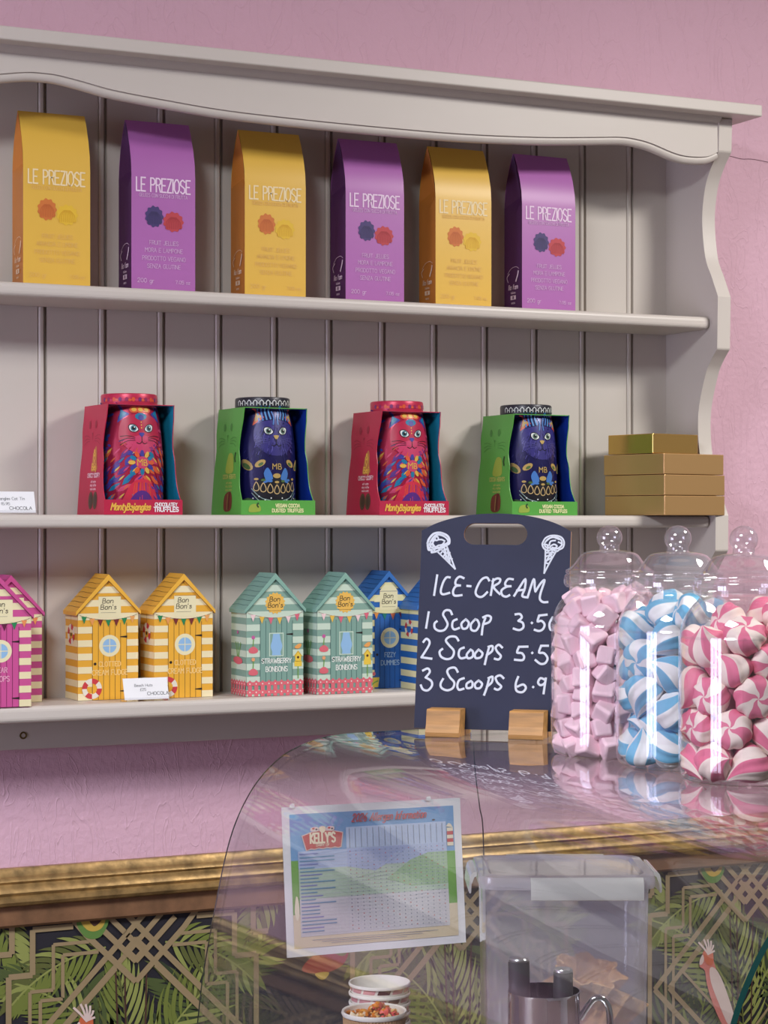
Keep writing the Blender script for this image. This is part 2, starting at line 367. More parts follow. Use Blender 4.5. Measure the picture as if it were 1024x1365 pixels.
# ------------------------------------------------------------------ the painted wall shelf
unit = thing('wall_shelf', 'large putty-painted wooden wall shelf with three shelves and a scalloped cornice', 'shelf unit', (.84, 0, 1.153))
def U(mb, name, **k):
    o = mb.build(name, unit, (-.84, 0, -1.153), **k); return o
XL, XR = -.366, 2.02
w = MB()
pr = []
for k in range(-13, 12):
    x = .890+.0963*k
    if x < XL+.02 or x > XR-.02: continue
    pr += [(x-.0125, -.012), (x-.0115, -.0095), (x-.0105, -.012), (x-.0085, -.0138), (x-.0045, -.0138), (x-.0025, -.012), (x-.0018, -.003), (x+.0018, -.003), (x+.0024, -.012)]
pr = [(XL, -.012)]+pr+[(XR, -.012), (XR, 0), (XL, 0)]
w.prism(pr, lambda a, b, d: (a, b, d), 1.153, 2.187, PAINT); U(w, 'back_panel')
for z0, z1 in ((1.829, 1.850), (1.4895, 1.510), (1.2045, 1.229)):
    w = MB(); w.box(XL, XR, -.150, -.012, z0, z1, PAINT); U(w, 'shelf', bevel=.0075, bseg=4)
w = MB(); w.box(XL, XR, -.030, -.0125, 1.153, 1.2045, PAINT); rail = U(w, 'back_rail', bevel=.002)
w = MB(); BR_ = mat('brass_screw', (120, 100, 60), .4, .9)
w.lathe([(.0058, 0), (.0055, .0012), (.0035, .0006), (.0030, -.002), (0, -.003)], BR_, 20, caps=False)
w.box(-.003, .003, -.0006, .0006, -.0028, -.0012, mat('dark_slot', (30, 26, 20))); w.box(-.0006, .0006, -.003, .003, -.0028, -.0012, mat('dark_slot', (30, 26, 20)))
o = w.build('screw', rail, (.8502, -.0303, 1.1745), (PI/2, 0, 0), smooth=30); tag(o, 'brass countersunk screw')
w = MB(); w.box(XL-.06, 2.083, -.212, -.0005, 2.187, 2.207, PAINT); U(w, 'cornice', bevel=.0025)
w = MB(); w.prism([(-.172, 2.187), (-.184, 2.187), (-.182, 2.183), (-.176, 2.179), (-.172, 2.177)], YZ, XL, XR, PAINT); U(w, 'cornice_bead', smooth=40)
half = [(.84, 2.1535), (.8637, 2.1526), (.905, 2.146), (.9496, 2.1382), (1.0378, 2.1300), (1.1281, 2.1235), (1.2521, 2.1205), (1.39, 2.1195), (1.5293, 2.1205), (1.6674, 2.1264), (1.7815, 2.1355), (1.82, 2.1388), (1.8471, 2.1390), (1.8841, 2.1340), (1.9288, 2.1215), (1.9589, 2.1172), (1.9969, 2.1195), (2.0199, 2.1290)]
left = [(1.68-x, z) for x, z in half[1:]][::-1]
bot = cat(left+half, 4); bot = [(min(max(x, XL), XR), z) for x, z in bot]
w = MB(); w.prism([(XL, 2.187)]+bot+[(XR, 2.187)], XZ, -.172, -.150, PAINT); U(w, 'valance', smooth=30, bevel=.0012)
w = MB(); w.tube([(x, -.1615, z-.0040) for x, z in bot], .0082, PAINT, 14); U(w, 'valance_bead', smooth=60)
f1 = cat([(-.1737, 2.130), (-.152, 2.106), (-.1334, 2.0738), (-.1243, 2.02), (-.1334, 1.955), (-.153, 1.918), (-.1715, 1.883)], 5)
f2 = cat([(-.1693, 1.794), (-.150, 1.775), (-.1334, 1.750), (-.1129, 1.688), (-.1163, 1.62), (-.139, 1.56), (-.1648, 1.510)], 5)
f3 = cat([(-.1640, 1.450), (-.146, 1.43), (-.126, 1.40), (-.115, 1.36), (-.118, 1.29), (-.135, 1.24), (-.14, 1.21), (-.11, 1.165), (-.09, 1.153)], 4)
side = [(-.0005, 2.187), (-.176, 2.187)]+f1+f2+f3+[(-.0005, 1.153)]
for x in (XR, XL-.026):
    w = MB(); w.prism(side, YZ, x, x+.026, PAINT); U(w, 'side_panel', smooth=22, bevel=.0022)

# ------------------------------------------------------------------ jelly cartons on the top shelf
WHT = mat('print_white', (238, 228, 236), .5)
def jelly_carton(kind):
    y = kind == 'yellow'
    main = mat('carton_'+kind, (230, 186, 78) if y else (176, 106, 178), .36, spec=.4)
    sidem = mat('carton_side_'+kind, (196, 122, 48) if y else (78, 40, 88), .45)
    ink = mat('carton_ink_'+kind, (246, 226, 178) if y else (240, 214, 240), .5)
    faint = mat('carton_faint_'+kind, (232, 190, 104) if y else (214, 172, 216), .5)
    W, D, zf, zr = .1035, .060, .178, .2665
    root = thing('sweet_carton', 'x', 'carton', (0, 0, 0))
    b = MB()
    h = D/2
    fl, frp = (0, -h), (W, -h)
    fr = [(-h, 0), (-h, zf), (-h*.93, zf+.022), (-h*.72, zf+.045), (-h*.38, zf+.070), (-.0012, zr)]
    for s in (1, -1):
        vs = [(x, q*s, z) for q, z in fr for x in (0, W)]
        b.add(vs, [(2*i, 2*i+1, 2*i+3, 2*i+2) if s == 1 else (2*i+1, 2*i, 2*i+2, 2*i+3) for i in range(len(fr)-1)], main)
    b.add([(0, -.0012, zr), (W, -.0012, zr), (W, .0012, zr), (0, .0012, zr)], [(0, 1, 2, 3)], main)
    b.add([(0, -h, 0), (W, -h, 0), (W, h, 0), (0, h, 0)], [(3, 2, 1, 0)], main)
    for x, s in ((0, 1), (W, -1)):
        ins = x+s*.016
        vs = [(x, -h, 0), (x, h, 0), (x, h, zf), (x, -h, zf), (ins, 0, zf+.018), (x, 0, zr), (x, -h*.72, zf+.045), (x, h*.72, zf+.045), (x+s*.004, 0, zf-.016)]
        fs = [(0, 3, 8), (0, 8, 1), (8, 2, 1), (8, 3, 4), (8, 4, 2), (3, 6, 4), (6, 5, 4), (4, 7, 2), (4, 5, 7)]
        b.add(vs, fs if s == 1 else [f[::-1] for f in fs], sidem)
    S = flat((0, -h, 0), (1, 0, 0), (0, 0, 1))
    b.text(S, 'LE PREZIOSE', W*.497, .1545, .0205, ink, w=.0023, xs=.515)
    b.text(S, 'GELEES CON SUCCHI DI FRUTTA', W*.497, .1460, .0052, faint, w=.0007, xs=.68)
    for t, z in zip(('FRUIT JELLIES', 'ARANCIA E LIMONE' if y else 'MORA E LAMPONE', 'PRODOTTO VEGANO', 'SENZA GLUTINE'), (.0735, .0620, .0495, .0375)):
        b.text(S, t, W*.505, z, .0062, faint, w=.0008, xs=.82)
    b.text(S, '200 gr', .0098, .0150, .0062, faint, w=.0009, al='l'); b.text(S, '7.05 oz', W-.0088, .0150, .0050, faint, w=.0008, al='r')
    cols = ((210, 118, 52), (196, 100, 44)) if y else ((66, 52, 112), (50, 40, 92)), ((232, 190, 50), (220, 168, 34)) if y else ((190, 62, 72), (168, 42, 54))
    for (cx, cz, r, rz), (c1, c2) in zip(((.0365, .1165, .0142, .0158), (.0675, .1100, .0160, .0150)), cols):
        m1, m2 = mat('jelly_%d_%d' % c1[:2], c1, .5), mat('jelly_%d_%d' % c2[:2], c2, .5)
        b.shape(S, [(cx+r*(1+.07*math.cos(11*a))*math.cos(a), cz+rz*(1+.07*math.cos(11*a))*math.sin(a)) for a in [2*PI*k/66 for k in range(66)]], m1, 2)
        for k in range(-4, 5): b.ribbon(S, cat([(cx+k*r*.07, cz+rz*.45), (cx+k*r*.17, cz), (cx+k*r*.19, cz-rz*.72)], 3), .0011, m2, 3)
    T = flat((0, h, 0), (0, -1, 0), (0, 0, 1))
    sk = mat('side_ink_'+kind, (232, 206, 178) if y else (222, 205, 226), .5)
    b.ribbon(T, cat([(.014, .052), (.010, .060), (.018, .066)], 4), .0014, sk, 1); b.ribbon(T, cat([(.040, .052), (.046, .062), (.048, .068)], 4), .0034, sk, 1)
    b.ribbon(T, cat([(.012, .066), (.024, .074), (.040, .076), (.050, .072)], 4), .0007, sk, 1)
    b.text(T, 'bio fam'.replace('b', 'l'), .031, .039, .0075, sk, w=.0015, slant=.15)
    b.text(T, 'italiano', .031, .0315, .0035, sk, w=.0006)
    b.rect(T, .022, .040, .0215, .0285, sk, 1); b.rect(T, .029, .033, .0225, .0275, sidem, 2); b.text(T, 'senza', .031, .0145, .0035, sk, w=.0006)
    b.build('carton', root, (-W/2, 0, 0), smooth=25)
    return root
protos = {}
spec = [('yellow', .8318, 0.0), ('purple', 1.0000, .01), ('yellow', 1.1858, 0), ('purple', 1.3590, -.005), ('yellow', 1.5195, .005), ('purple', 1.6805, .01)]
lab = ['tall yellow carton of fruit jellies at the far left of the top shelf', 'tall purple carton of fruit jellies nearest the left, beside the leftmost yellow carton',
       'middle one of the three tall yellow jelly cartons, between two purple ones', 'middle one of the three tall purple jelly cartons on the top shelf',
       'rightmost tall yellow carton of fruit jellies, between two purple cartons', 'tall purple jelly carton at the right end of the row, nearest the side panel']
for (k, x, rz), l in zip(spec, lab):
    loc = (x+.0518, -.0655, 1.8503)
    if k not in protos:
        protos[k] = jelly_carton(k); o = protos[k]; o.location = loc; o.rotation_euler[2] = rz
    else: o = dup(protos[k], loc, rz)
    tag(o, l, 'carton', 'fruit jelly cartons on the top shelf')

# ------------------------------------------------------------------ cat tins in their open cartons
def cat_carton(kind):
    red = kind == 'red'
    out = mat('sleeve_'+kind, (188, 32, 70) if red else (88, 168, 70), .42); inn = mat('sleeve_inside_'+kind, (22, 128, 160) if red else (16, 52, 150), .45)
    dk = mat('sleeve_shade_'+kind, (156, 22, 54) if red else (66, 138, 54), .45); gold = mat('sleeve_gold', (232, 182, 76), .45)
    pale = mat('sleeve_pale_'+kind, (240, 200, 210) if red else (176, 190, 96), .5)
    W, D, H, ins = .125, .118, .1665, .009
    root = thing('display_carton', 'x', 'carton', (0, 0, 0))
    slope = ins/H
    # side outline: (depth from the front, height)
    ft = [(0, 0), (0, .022), (.0105, .040), (.0145, .060), (.0155, .082), (.0205, .100), (.0195, .116), (.0155, .132), (.0110, .146), (.0095, .156), (ins-.002, H)]
    bk = [(D-ins, H), (D-ins+.001, .150), (D-.005, .128), (D-.008, .100), (D-.003, .066), (D-.001, .03), (D, 0)]
    fcurve = [ft[0]]+cat(ft[1:], 4); bcurve = cat(bk, 4); ol = fcurve+bcurve
    parts = []
    for s in (-1, 1):
        b = MB(); T = .0012
        f = lambda a, z, d: (s*(W/2-z*slope-d), -D/2+a, z)
        o2 = ol if s == 1 else ol[::-1]
        b.prism(o2, lambda a, z, d: f(a, z, d), 0, T, out, out, inn)
        if s == -1:
            S = flat((-W/2, D/2, 0), (0, -1, 0), (slope, 0, 1))
            A = lambda d: D-d          # measured from the back edge
            # embossed cat face
            c = A(.066)
            for e in (-.013, .013): b.disc(S, c+e, .137, .0042, dk, 1, ry=.0062)
            b.shape(S, [(c-.003, .125), (c+.003, .125), (c, .120)], dk, 1); b.ribbon(S, [(c, .12), (c, .114)], .0009, dk, 1)
            for e in (-1, 1):
                for q in (-1, 0, 1): b.ribbon(S, cat([(c+e*.011, .115+q*.003), (c+e*.024, .116+q*.005), (c+e*.034, .113+q*.007)], 3), .0009, dk, 1)
            c = A(.052)
            if red:
                for k, (t, z, hh) in enumerate((('e', .094, .007), ('M', .084, .009), ('y', .079, .006), ('Bej', .068, .009))): b.text(S, t, c, z, hh, gold, w=.0020, xs=1.1)
                b.shape(S, cat([(c-.013, .066), (c-.010, .080), (c-.006, .094), (c+.004, .104), (c+.009, .096), (c+.010, .080), (c+.013, .068)], 3, True), mat('sleeve_gold_deep', (196, 120, 74), .5), 0)
            else:
                b.shape(S, cat([(c-.015, .066), (c-.012, .084), (c-.004, .096), (c+.010, .094), (c+.014, .080), (c+.012, .066)], 3, True), mat('sleeve_olive', (150, 176, 66), .5), 1)
                b.ribbon(S, cat([(c+.020, .083), (c+.018, .089), (c+.020, .096)], 3), .004, mat('sleeve_leaf', (40, 70, 34)), 1)
            b.text(S, 'CHOCCY SCOFFY' if red else 'COCOA HEIGHTS', c, .0565, .0062, pale, w=.0013, xs=.72)
            for k, z in enumerate((.0485, .0430, .0375)): b.text(S, ('soft centre', 'milky truffles', 'cocoa dusted')[k].replace('k', 'c').replace('d', 'c'), c, z, .0034, pale, w=.0006, xs=.9)
            cb = [mat('choc_'+kind, (92, 66, 50) if red else (110, 52, 40), .5), mat('choc_deep_'+kind, (70, 48, 40) if red else (78, 34, 28), .5)]
            if red:
                for e in (-.0085, .0105): b.disc(S, c+e, .0215, .0095, cb[0], 1, ry=.0135); b.disc(S, c+e+.001, .0215, .0058, cb[1], 2, ry=.0095)
            else:
                b.shape(S, cat([(c-.016, .008), (c-.017, .026), (c-.008, .034), (c+.008, .036), (c+.014, .026), (c+.013, .010), (c, .005)], 3, True), cb[0], 1)
                b.ribbon(S, cat([(c+.002, .010), (c+.003, .024), (c+.006, .034)], 3), .004, cb[1], 2); b.ribbon(S, [(c-.003, .008), (c-.002, .032)], .0008, pale, 3)
        o = b.build('side_panel', root)
    b = MB(); b.add([(s*(W/2-z*slope)-s*.0013, D/2-z*slope-.001, z) for z in (0, H) for s in (-1, 1)], [(0, 2, 3, 1)], inn)
    b.add([(s*(W/2-z*slope)-s*.0013, D/2-z*slope, z) for z in (0, H) for s in (-1, 1)], [(0, 1, 3, 2)], out); b.build('back_panel', root)
    # top panel with the round hole for the lid
    b = MB(); n = 48; R = .0450; hw, hd = W/2-ins, D/2-ins
    def edge(a):
        c, q = math.cos(a), math.sin(a); k = min(hw/abs(c) if abs(c) > 1e-6 else 9, hd/abs(q) if abs(q) > 1e-6 else 9); return (k*c, k*q)
    angs = sorted([2*PI*k/n for k in range(n)]+[math.atan2(sy*hd, sx*hw) % (2*PI) for sx in (1, -1) for sy in (1, -1)]); m = len(angs)
    for z, mm, fl in ((H, out, 0), (H-.0012, inn, 1)):
        vs = [(R*math.cos(a), R*math.sin(a), z) for a in angs]+[(*edge(a), z) for a in angs]
        fs = [(i, m+i, m+(i+1) % m, (i+1) % m) for i in range(m)]
        b.add(vs, [f[::-1] for f in fs] if fl else fs, mm)
    b.add([(*edge(a), z) for z in (H, H-.0012) for a in angs], [(i, (i+1) % m, m+(i+1) % m, m+i) for i in range(m)], out)
    b.build('top_panel', root)
    # tray with the printed front band
    b = MB(); b.box(-W/2, W/2, -D/2, D/2, 0, .0012, out); b.box(-W/2-.0004, W/2+.0004, -D/2-.0022, -D/2-.0006, 0, .0225, out); 
    b.box(-W/2, W/2, -D/2-.0006, -D/2, .0012, .0222, inn)
    S = flat((-W/2, -D/2-.0022, 0), (1, 0, 0), (0, 0, 1))
    pl = mat('sleeve_white', (240, 232, 236), .5)
    if red:
        b.text(S, 'Monty', .0225, .0070, .0098, gold, w=.0021, slant=.25, xs=.72); b.text(S, 'Bejangles', .0535, .0070, .0094, gold, w=.0021, slant=.25, xs=.70)
        b.text(S, 'CHOCOLATEY', .0985, .0128, .0050, pl, w=.0013, xs=.78); b.text(S, 'TRUFFLES', .0985, .0048, .0064, pl, w=.0017, xs=.92)
    else:
        b.shape(S, cat([(.012, .005), (.014, .014), (.022, .017), (.031, .014), (.032, .006), (.022, .004)], 3, True), mat('sleeve_olive', (150, 176, 66), .5), 1)
        b.ribbon(S, cat([(.028, .012), (.026, .015), (.028, .018)], 3), .0025, mat('sleeve_leaf', (40, 70, 34)), 2)
        b.text(S, 'VEGAN COCOA', .078, .0118, .0050, pale if False else mat('sleeve_cream', (226, 232, 170), .5), w=.0014, xs=.82)
        b.text(S, 'DUSTED TRUFFLES', .078, .0042, .0050, mat('sleeve_cream', (226, 232, 170), .5), w=.0014, xs=.82)
    b.build('tray', root)
    return root
def cat_tin(kind):
    red = kind == 'red'
    base = mat('tin_'+kind, (172, 30, 66) if red else (32, 30, 84), .3, .25)
    root = thing('cat_tin', 'x', 'tin', (0, 0, 0))
    b = MB()
    pr = [(.0485, 0), (.0505, .0015), (.0512, .006), (.0522, .035), (.0520, .075), (.0505, .110), (.0475, .140), (.0452, .156), (.0425, .162), (.0405, .166)]
    b.lathe(pr, base, 56)
    import bisect
    def rad(z):
        for (r0, z0), (r1, z1) in zip(pr, pr[1:]):
            if z0 <= z <= z1: return r0+(r1-r0)*(z-z0)/max(1e-6, z1-z0)
        return .0455
    S0 = curved(rad)
    S = lambda a, z, l=0: S0(a*.95, z*1.09, l)
    M = lambda n, c: mat('tin_'+n, c, .35)
    teal, pur, org, yel, wht, blk, iris, vio, pnk = M('teal', (30, 120, 160)), M('purple', (92, 44, 130)), M('orange', (218, 92, 54)), M('yellow', (222, 176, 76)), M('white', (228, 232, 232)), M('black', (18, 16, 24)), M('iris', (60, 116, 130)), M('violet', (64, 60, 150)), M('pink', (202, 64, 106))
    gold, green, blue, dark = M('gilt', (186, 158, 92)), M('fern', (80, 110, 60)), M('blue', (72, 124, 196)), M('navy', (22, 24, 62))
    rnd = random.Random(4 if red else 8)
    # plumage or fur texture
    if red:
        def feather(a, z, ln, wd, rot, m, l): b.shape(S, [(a+x*math.cos(rot)-y*math.sin(rot), z+x*math.sin(rot)+y*math.cos(rot)) for x, y in ((-ln, 0), (-ln*.4, wd*.8), (ln*.3, wd), (ln, 0), (ln*.3, -wd), (-ln*.4, -wd*.8))], m, l, 2)
        for row in range(7):
            for k in range(-6, 7):
                a, z = k*.0125+(row % 2)*.006, .010+row*.0125
                feather(a+rnd.uniform(-.002, .002), z+rnd.uniform(-.002, .002), rnd.uniform(.008, .0125), rnd.uniform(.0028, .0045), (-.75 if a > 0 else .75+PI)+rnd.uniform(-.25, .25), (pur, teal, org, vio, pnk, base, pur, org)[(k*3+row*5) % 8], 1+.4*(row % 2))
                feather(a+.003, z+.002, .006, .0012, (-.75 if a > 0 else .75+PI), rnd.choice((teal, org, yel, pnk, vio)), 2.2)
        for k in range(60):
            a, z = rnd.choice((-1, 1))*rnd.uniform(.026, .075), rnd.uniform(.085, .155)
            b.disc(S, a, z, rnd.uniform(.003, .007), rnd.choice((pur, base, pnk, vio, base)), 1, ry=rnd.uniform(.0015, .003), n=9, rings=1, rot=rnd.uniform(-1, 1))
    else:
        for k in range(190):
            a, z = rnd.uniform(-.07, .07), rnd.uniform(.06, .150)
            b.ribbon(S, [(a, z), (a+a*.05+rnd.uniform(-.002, .002), z-rnd.uniform(.003, .006))], .0008, rnd.choice((violet2 := M('violet_dark', (62, 58, 128)), dark, M('violet_mid', (48, 46, 108)))), 1)
    # ears and forehead
    for s in (-1, 1):
        b.shape(S, [(s*.018, .138), (s*.036, .126), (s*.034, .150)], vio if red else org, 3, 2); b.shape(S, [(s*.022, .139), (s*.033, .131), (s*.032, .145)], teal if red else gold, 4, 2)
        if not red:
            for q in range(4): b.ribbon(S, cat([(s*(.008+.006*q), .136-.001*q), (s*(.011+.006*q), .146), (s*(.009+.007*q), .154)], 3), .0026, rnd.choice((blue, M('azure', (96, 152, 208)))), 3)
            b.ribbon(S, cat([(s*.004, .128), (s*.003, .138), (s*.006, .146)], 3), .002, blue, 3); b.ribbon(S, [(s*.026, .144), (s*.038, .150)], .002, M('rose', (190, 70, 90)), 5)
    if red:
        b.shape(S, cat([(-.033, .104), (-.030, .128), (-.014, .137), (0, .139), (.014, .137), (.030, .128), (.033, .104), (.018, .090), (0, .084), (-.018, .090)], 3, True), M('face', (182, 36, 72)), 2.8, 4)
        for k in range(26):
            aa = rnd.uniform(-1.25, 1.25); b.ribbon(S, [(.028*math.sin(aa), .108-.018*math.cos(aa)), (.0345*math.sin(aa), .108-.0235*math.cos(aa))], .0012, rnd.choice((pnk, base, org, pur)), 3.3)
        b.shape(S, cat([(-.027, .100), (-.014, .106), (0, .109), (.014, .106), (.027, .100), (.017, .088), (0, .083), (-.017, .088)], 3, True), pnk, 3.6, 4)
        for s in (-1, 0, 1):
            b.disc(S, s*.0105, .1445, .0075, org, 3, ry=.0048, n=14, rings=2); b.disc(S, s*.0105, .1445, .0042, yel, 4, ry=.0026, n=12, rings=1)
        b.disc(S, 0, .135, .0095, teal, 4, ry=.005, n=16, rings=2); b.disc(S, 0, .1335, .0045, vio, 5, ry=.0042, n=12, rings=1)
        for z in (.127, .123, .119): b.disc(S, 0, z, .0010, yel, 4, n=8)
    else:
        b.shape(S, cat([(-.033, .104), (-.030, .128), (0, .134), (.030, .128), (.033, .104), (.018, .088), (0, .083), (-.018, .088)], 3, True), M('face_blue', (54, 50, 122)), 0, 4)
        for k in range(90):
            a, z = rnd.uniform(-.031, .031), rnd.uniform(.086, .128)
            b.ribbon(S, [(a, z), (a*1.08, z-.0045)], .0009, M('fur_light', (86, 82, 160)) if k % 3 else M('fur_dark', (34, 32, 86)), 1.5)
    for s in (-1, 1):
        e = .0118
        b.shape(S, cat([(s*(e-.0078), .1165), (s*(e-.003), .1232), (s*(e+.004), .1245), (s*(e+.0078), .121), (s*(e+.005), .1145), (s*(e-.002), .1128)], 4, True), blk, 5, 2)
        b.shape(S, cat([(s*(e-.0066), .1168), (s*(e-.0025), .1222), (s*(e+.004), .1232), (s*(e+.0066), .1205), (s*(e+.0042), .1153), (s*(e-.002), .1138)], 4, True), wht, 6, 2)
        b.disc(S, s*e, .1185, .0042, iris if red else M('eye_green', (92, 124, 110)), 7, n=16, rings=1); b.disc(S, s*e, .1185, .0024, blk, 8, n=14); b.disc(S, s*e+.0012, .1201, .0010, wht, 9, n=10)
        for q in (-1, 0, 1): b.ribbon(S, cat([(s*.010, .1035+q*.002), (s*.020, .1045+q*.0035), (s*.031, .101+q*.006)], 3), .0007, blk if red else M('whisker', (84, 82, 150)), 6)
        b.ribbon(S, cat([(0, .100), (s*.0035, .0970), (s*.0075, .0985)], 4), .0009, blk, 6)
    b.shape(S, cat([(-.0042, .1115), (0, .1125), (.0042, .1115), (.0012, .1068), (-.0012, .1068)], 3, True), vio if red else gold, 6, 2); b.ribbon(S, [(0, .107), (0, .100)], .0009, blk, 6)
    # chest ornament
    if red:
        for k in range(12):
            a = 2*PI*k/12; b.disc(S, .0145*math.cos(a), .071+.0125*math.sin(a), .0050, (org, teal, yel, vio)[k % 4], 4, ry=.0030, n=10, rings=1, rot=a)
        b.disc(S, 0, .071, .0098, pnk, 5, ry=.0085, n=20, rings=2); b.text(S, 'M', -.0035, .067, .0085, yel, 7, w=.0012); b.text(S, 'B', .0045, .067, .0075, yel, 7, w=.0012)
        b.shape(S, cat([(-.026, .004), (-.024, .026), (-.010, .046), (.010, .046), (.024, .026), (.026, .004)], 3, True), M('crimson', (206, 46, 72)), 3, 3)
        b.shape(S, cat([(-.019, .004), (-.016, .020), (-.006, .031), (.006, .031), (.016, .020), (.019, .004)], 3, True), pur, 4, 3)
        for k in range(9): b.ribbon(S, [(-.016+.004*k, .006), (-.010+.0025*k, .043)], .0009, rnd.choice((org, vio, pnk)), 5)
        for k in range(7): b.disc(S, -.018+.006*k, .009+.003*(k % 2), .003, rnd.choice((vio, blue)), 6, n=8, rings=1)
    else:
        b.shape(S, cat([(-.034, .030), (-.024, .050), (0, .054), (.024, .050), (.034, .030), (.022, .014), (0, .008), (-.022, .014)], 3, True), M('onyx', (26, 26, 34)), 2, 3)
        for s in (-1, 1):
            b.shape(S, cat([(s*.006, .050), (s*.013, .066), (s*.019, .058), (s*.016, .046), (s*.021, .043)], 3, True), blue, 4, 1); b.disc(S, s*.024, .072, .0085, gold, 3, ry=.0045, n=12, rings=1, rot=s*-.5); b.disc(S, s*.023, .071, .004, green, 4, ry=.0022, n=10, rot=s*-.5)
            b.disc(S, s*.044, .070, .011, gold, 3, ry=.0065, n=12, rings=1, rot=s*.6); b.disc(S, s*.044, .068, .007, green, 4, ry=.0035, n=10, rot=s*.6); b.disc(S, s*.042, .016, .011, green, 3, ry=.007, n=12, rings=1)
        b.text(S, 'M', -.0035, .064, .0075, gold, 6, w=.0012); b.text(S, 'B', .0045, .064, .0075, gold, 6, w=.0012)
        b.disc(S, 0, .0545, .006, gold, 5, ry=.0035, n=12, rings=1)
        for k in range(-3, 4):
            x, z = k*.0098, .036+.0014*abs(k); b.ribbon(S, [(x+.0036*math.sin(t)*(1-.5*math.cos(t)), z-.001+.0064*math.cos(t)) for t in [2*PI*q/12 for q in range(12)]], .0013, M('old_gold', (196, 170, 120)), 5, closed=True)
            b.disc(S, x, z+.0095, .0035, (gold, green, blue)[k % 3], 5, ry=.0018, n=8)
        for r in (.0, .006): b.ribbon(S, cat([(-.036, .036-r), (-.024, .024-r), (-.012, .020-r), (0, .0175-r), (.012, .020-r), (.024, .024-r), (.036, .036-r)], 4), .0010, M('silver_line', (150, 180, 176)), 5)
        for k in range(-4, 5): b.disc(S, k*.0085, .0175+.0012*abs(k)+(k % 2)*.004, .0011, wht, 6, n=8)
        b.disc(S, 0, .005, .014, blue, 4, ry=.003, n=14, rings=2)
    b.build('body', root, smooth=40)
    b = MB(); lm = base if red else mat('tin_lid_dark', (46, 46, 56), .35, .2)
    if red: lm = mat('tin_lid_red', (196, 44, 80), .35, .2)
    b.lathe([(.0405, .164), (.0428, .1645), (.0432, .167), (.0432, .179), (.0424, .1815), (.040, .1825), (0, .1832)], lm, 56, caps=False)
    S = curved(.0432)
    for k in range(-6, 7):
        x = k*.0105
        if red: b.disc(S, x, .173, .0030, (M('plum', (120, 44, 110)), M('wine', (150, 40, 90)), org)[k % 3], 1, ry=.0034, n=10, rings=1); b.disc(S, x+.005, .172, .0028, (org, pnk)[k % 2], 2, ry=.002, n=8)
        else:
            b.ribbon(S, [(x-.0026, .1695), (x-.0030, .175), (x, .1775), (x+.0030, .175), (x+.0026, .1695)], .0012, wht, 1); b.disc(S, x+.00525, .1725, .0011, wht, 1, n=8)
    o = b.build('lid', root, smooth=40)
    return root
cart, tins = {}, {}
cats = [('red', .9421, .045), ('green', 1.1611, .035), ('red', 1.3960, .035), ('green', 1.6358, .03)]
cl = ['pink open carton holding a pink cat tin, left of the two pink ones', 'green open carton holding a blue cat tin, left of the two green ones',
      'pink open carton holding a pink cat tin, right one of two, above the chalkboard', 'green open carton holding a blue cat tin, right one of two, nearest the gold boxes']
tl = ['pink cat-face tin standing in the leftmost pink carton', 'dark blue cat-face tin with a black lid in the left green carton',
      'pink cat-face tin in the right-hand pink carton', 'dark blue cat-face tin with a black lid in the right-hand green carton']
for (k, x, rz), a, t in zip(cats, cl, tl):
    c, s = math.cos(rz), math.sin(rz); lx, ly = .0625, .059
    loc = (x+lx*c-ly*s, -.142+lx*s+ly*c, 1.5102)
    if k not in cart: cart[k] = cat_carton(k); o = cart[k]; o.location = loc; o.rotation_euler[2] = rz
    else: o = dup(cart[k], loc, rz)
    tag(o, a, 'carton', 'cat tin cartons on the middle shelf')
    loc = (loc[0], loc[1], 1.5115)
    if k not in tins: tins[k] = cat_tin(k); o = tins[k]; o.location = loc; o.rotation_euler[2] = rz+.02
    else: o = dup(tins[k], loc, rz+.02)
    tag(o, t, 'tin', 'cat tins in the cartons')

# ------------------------------------------------------------------ gold boxes
GOLD = mat('gold_card', (206, 164, 110), .34, .55, bump=.03, bscale=20); GOLDS = mat('bright_gold_foil', (214, 172, 100), .16, .75, bump=.06, bscale=25)
def gold_box(loc, rz, w_, d_, h_, m, label):
    b = MB(); b.box(0, w_, 0, d_, 0, h_, m)
    o = b.build('gift_box', None, loc, (0, 0, rz), bevel=.0012, bseg=2); return tag(o, label, 'gift box', 'gold gift boxes stacked on the middle shelf')
GX, GY = 1.8982, -.195
gold_box((GX-.0008, GY, 1.5103), .205, .1435, .145, .0330, GOLD, 'matte gold gift box at the bottom of the stack, resting on the shelf')
gold_box((GX-.0008, GY, 1.5440), .205, .1435, .145, .0345, GOLD, 'matte gold gift box in the middle of the three equal ones')
gold_box((GX-.0020, GY, 1.5792), .212, .1435, .145, .0345, GOLD, 'matte gold gift box third from the shelf, just under the small shiny box')
gold_box((1.8918, -.168, 1.6144), .215, .1080, .108, .0335, GOLDS, 'small shiny gold foil box on top of the stack')

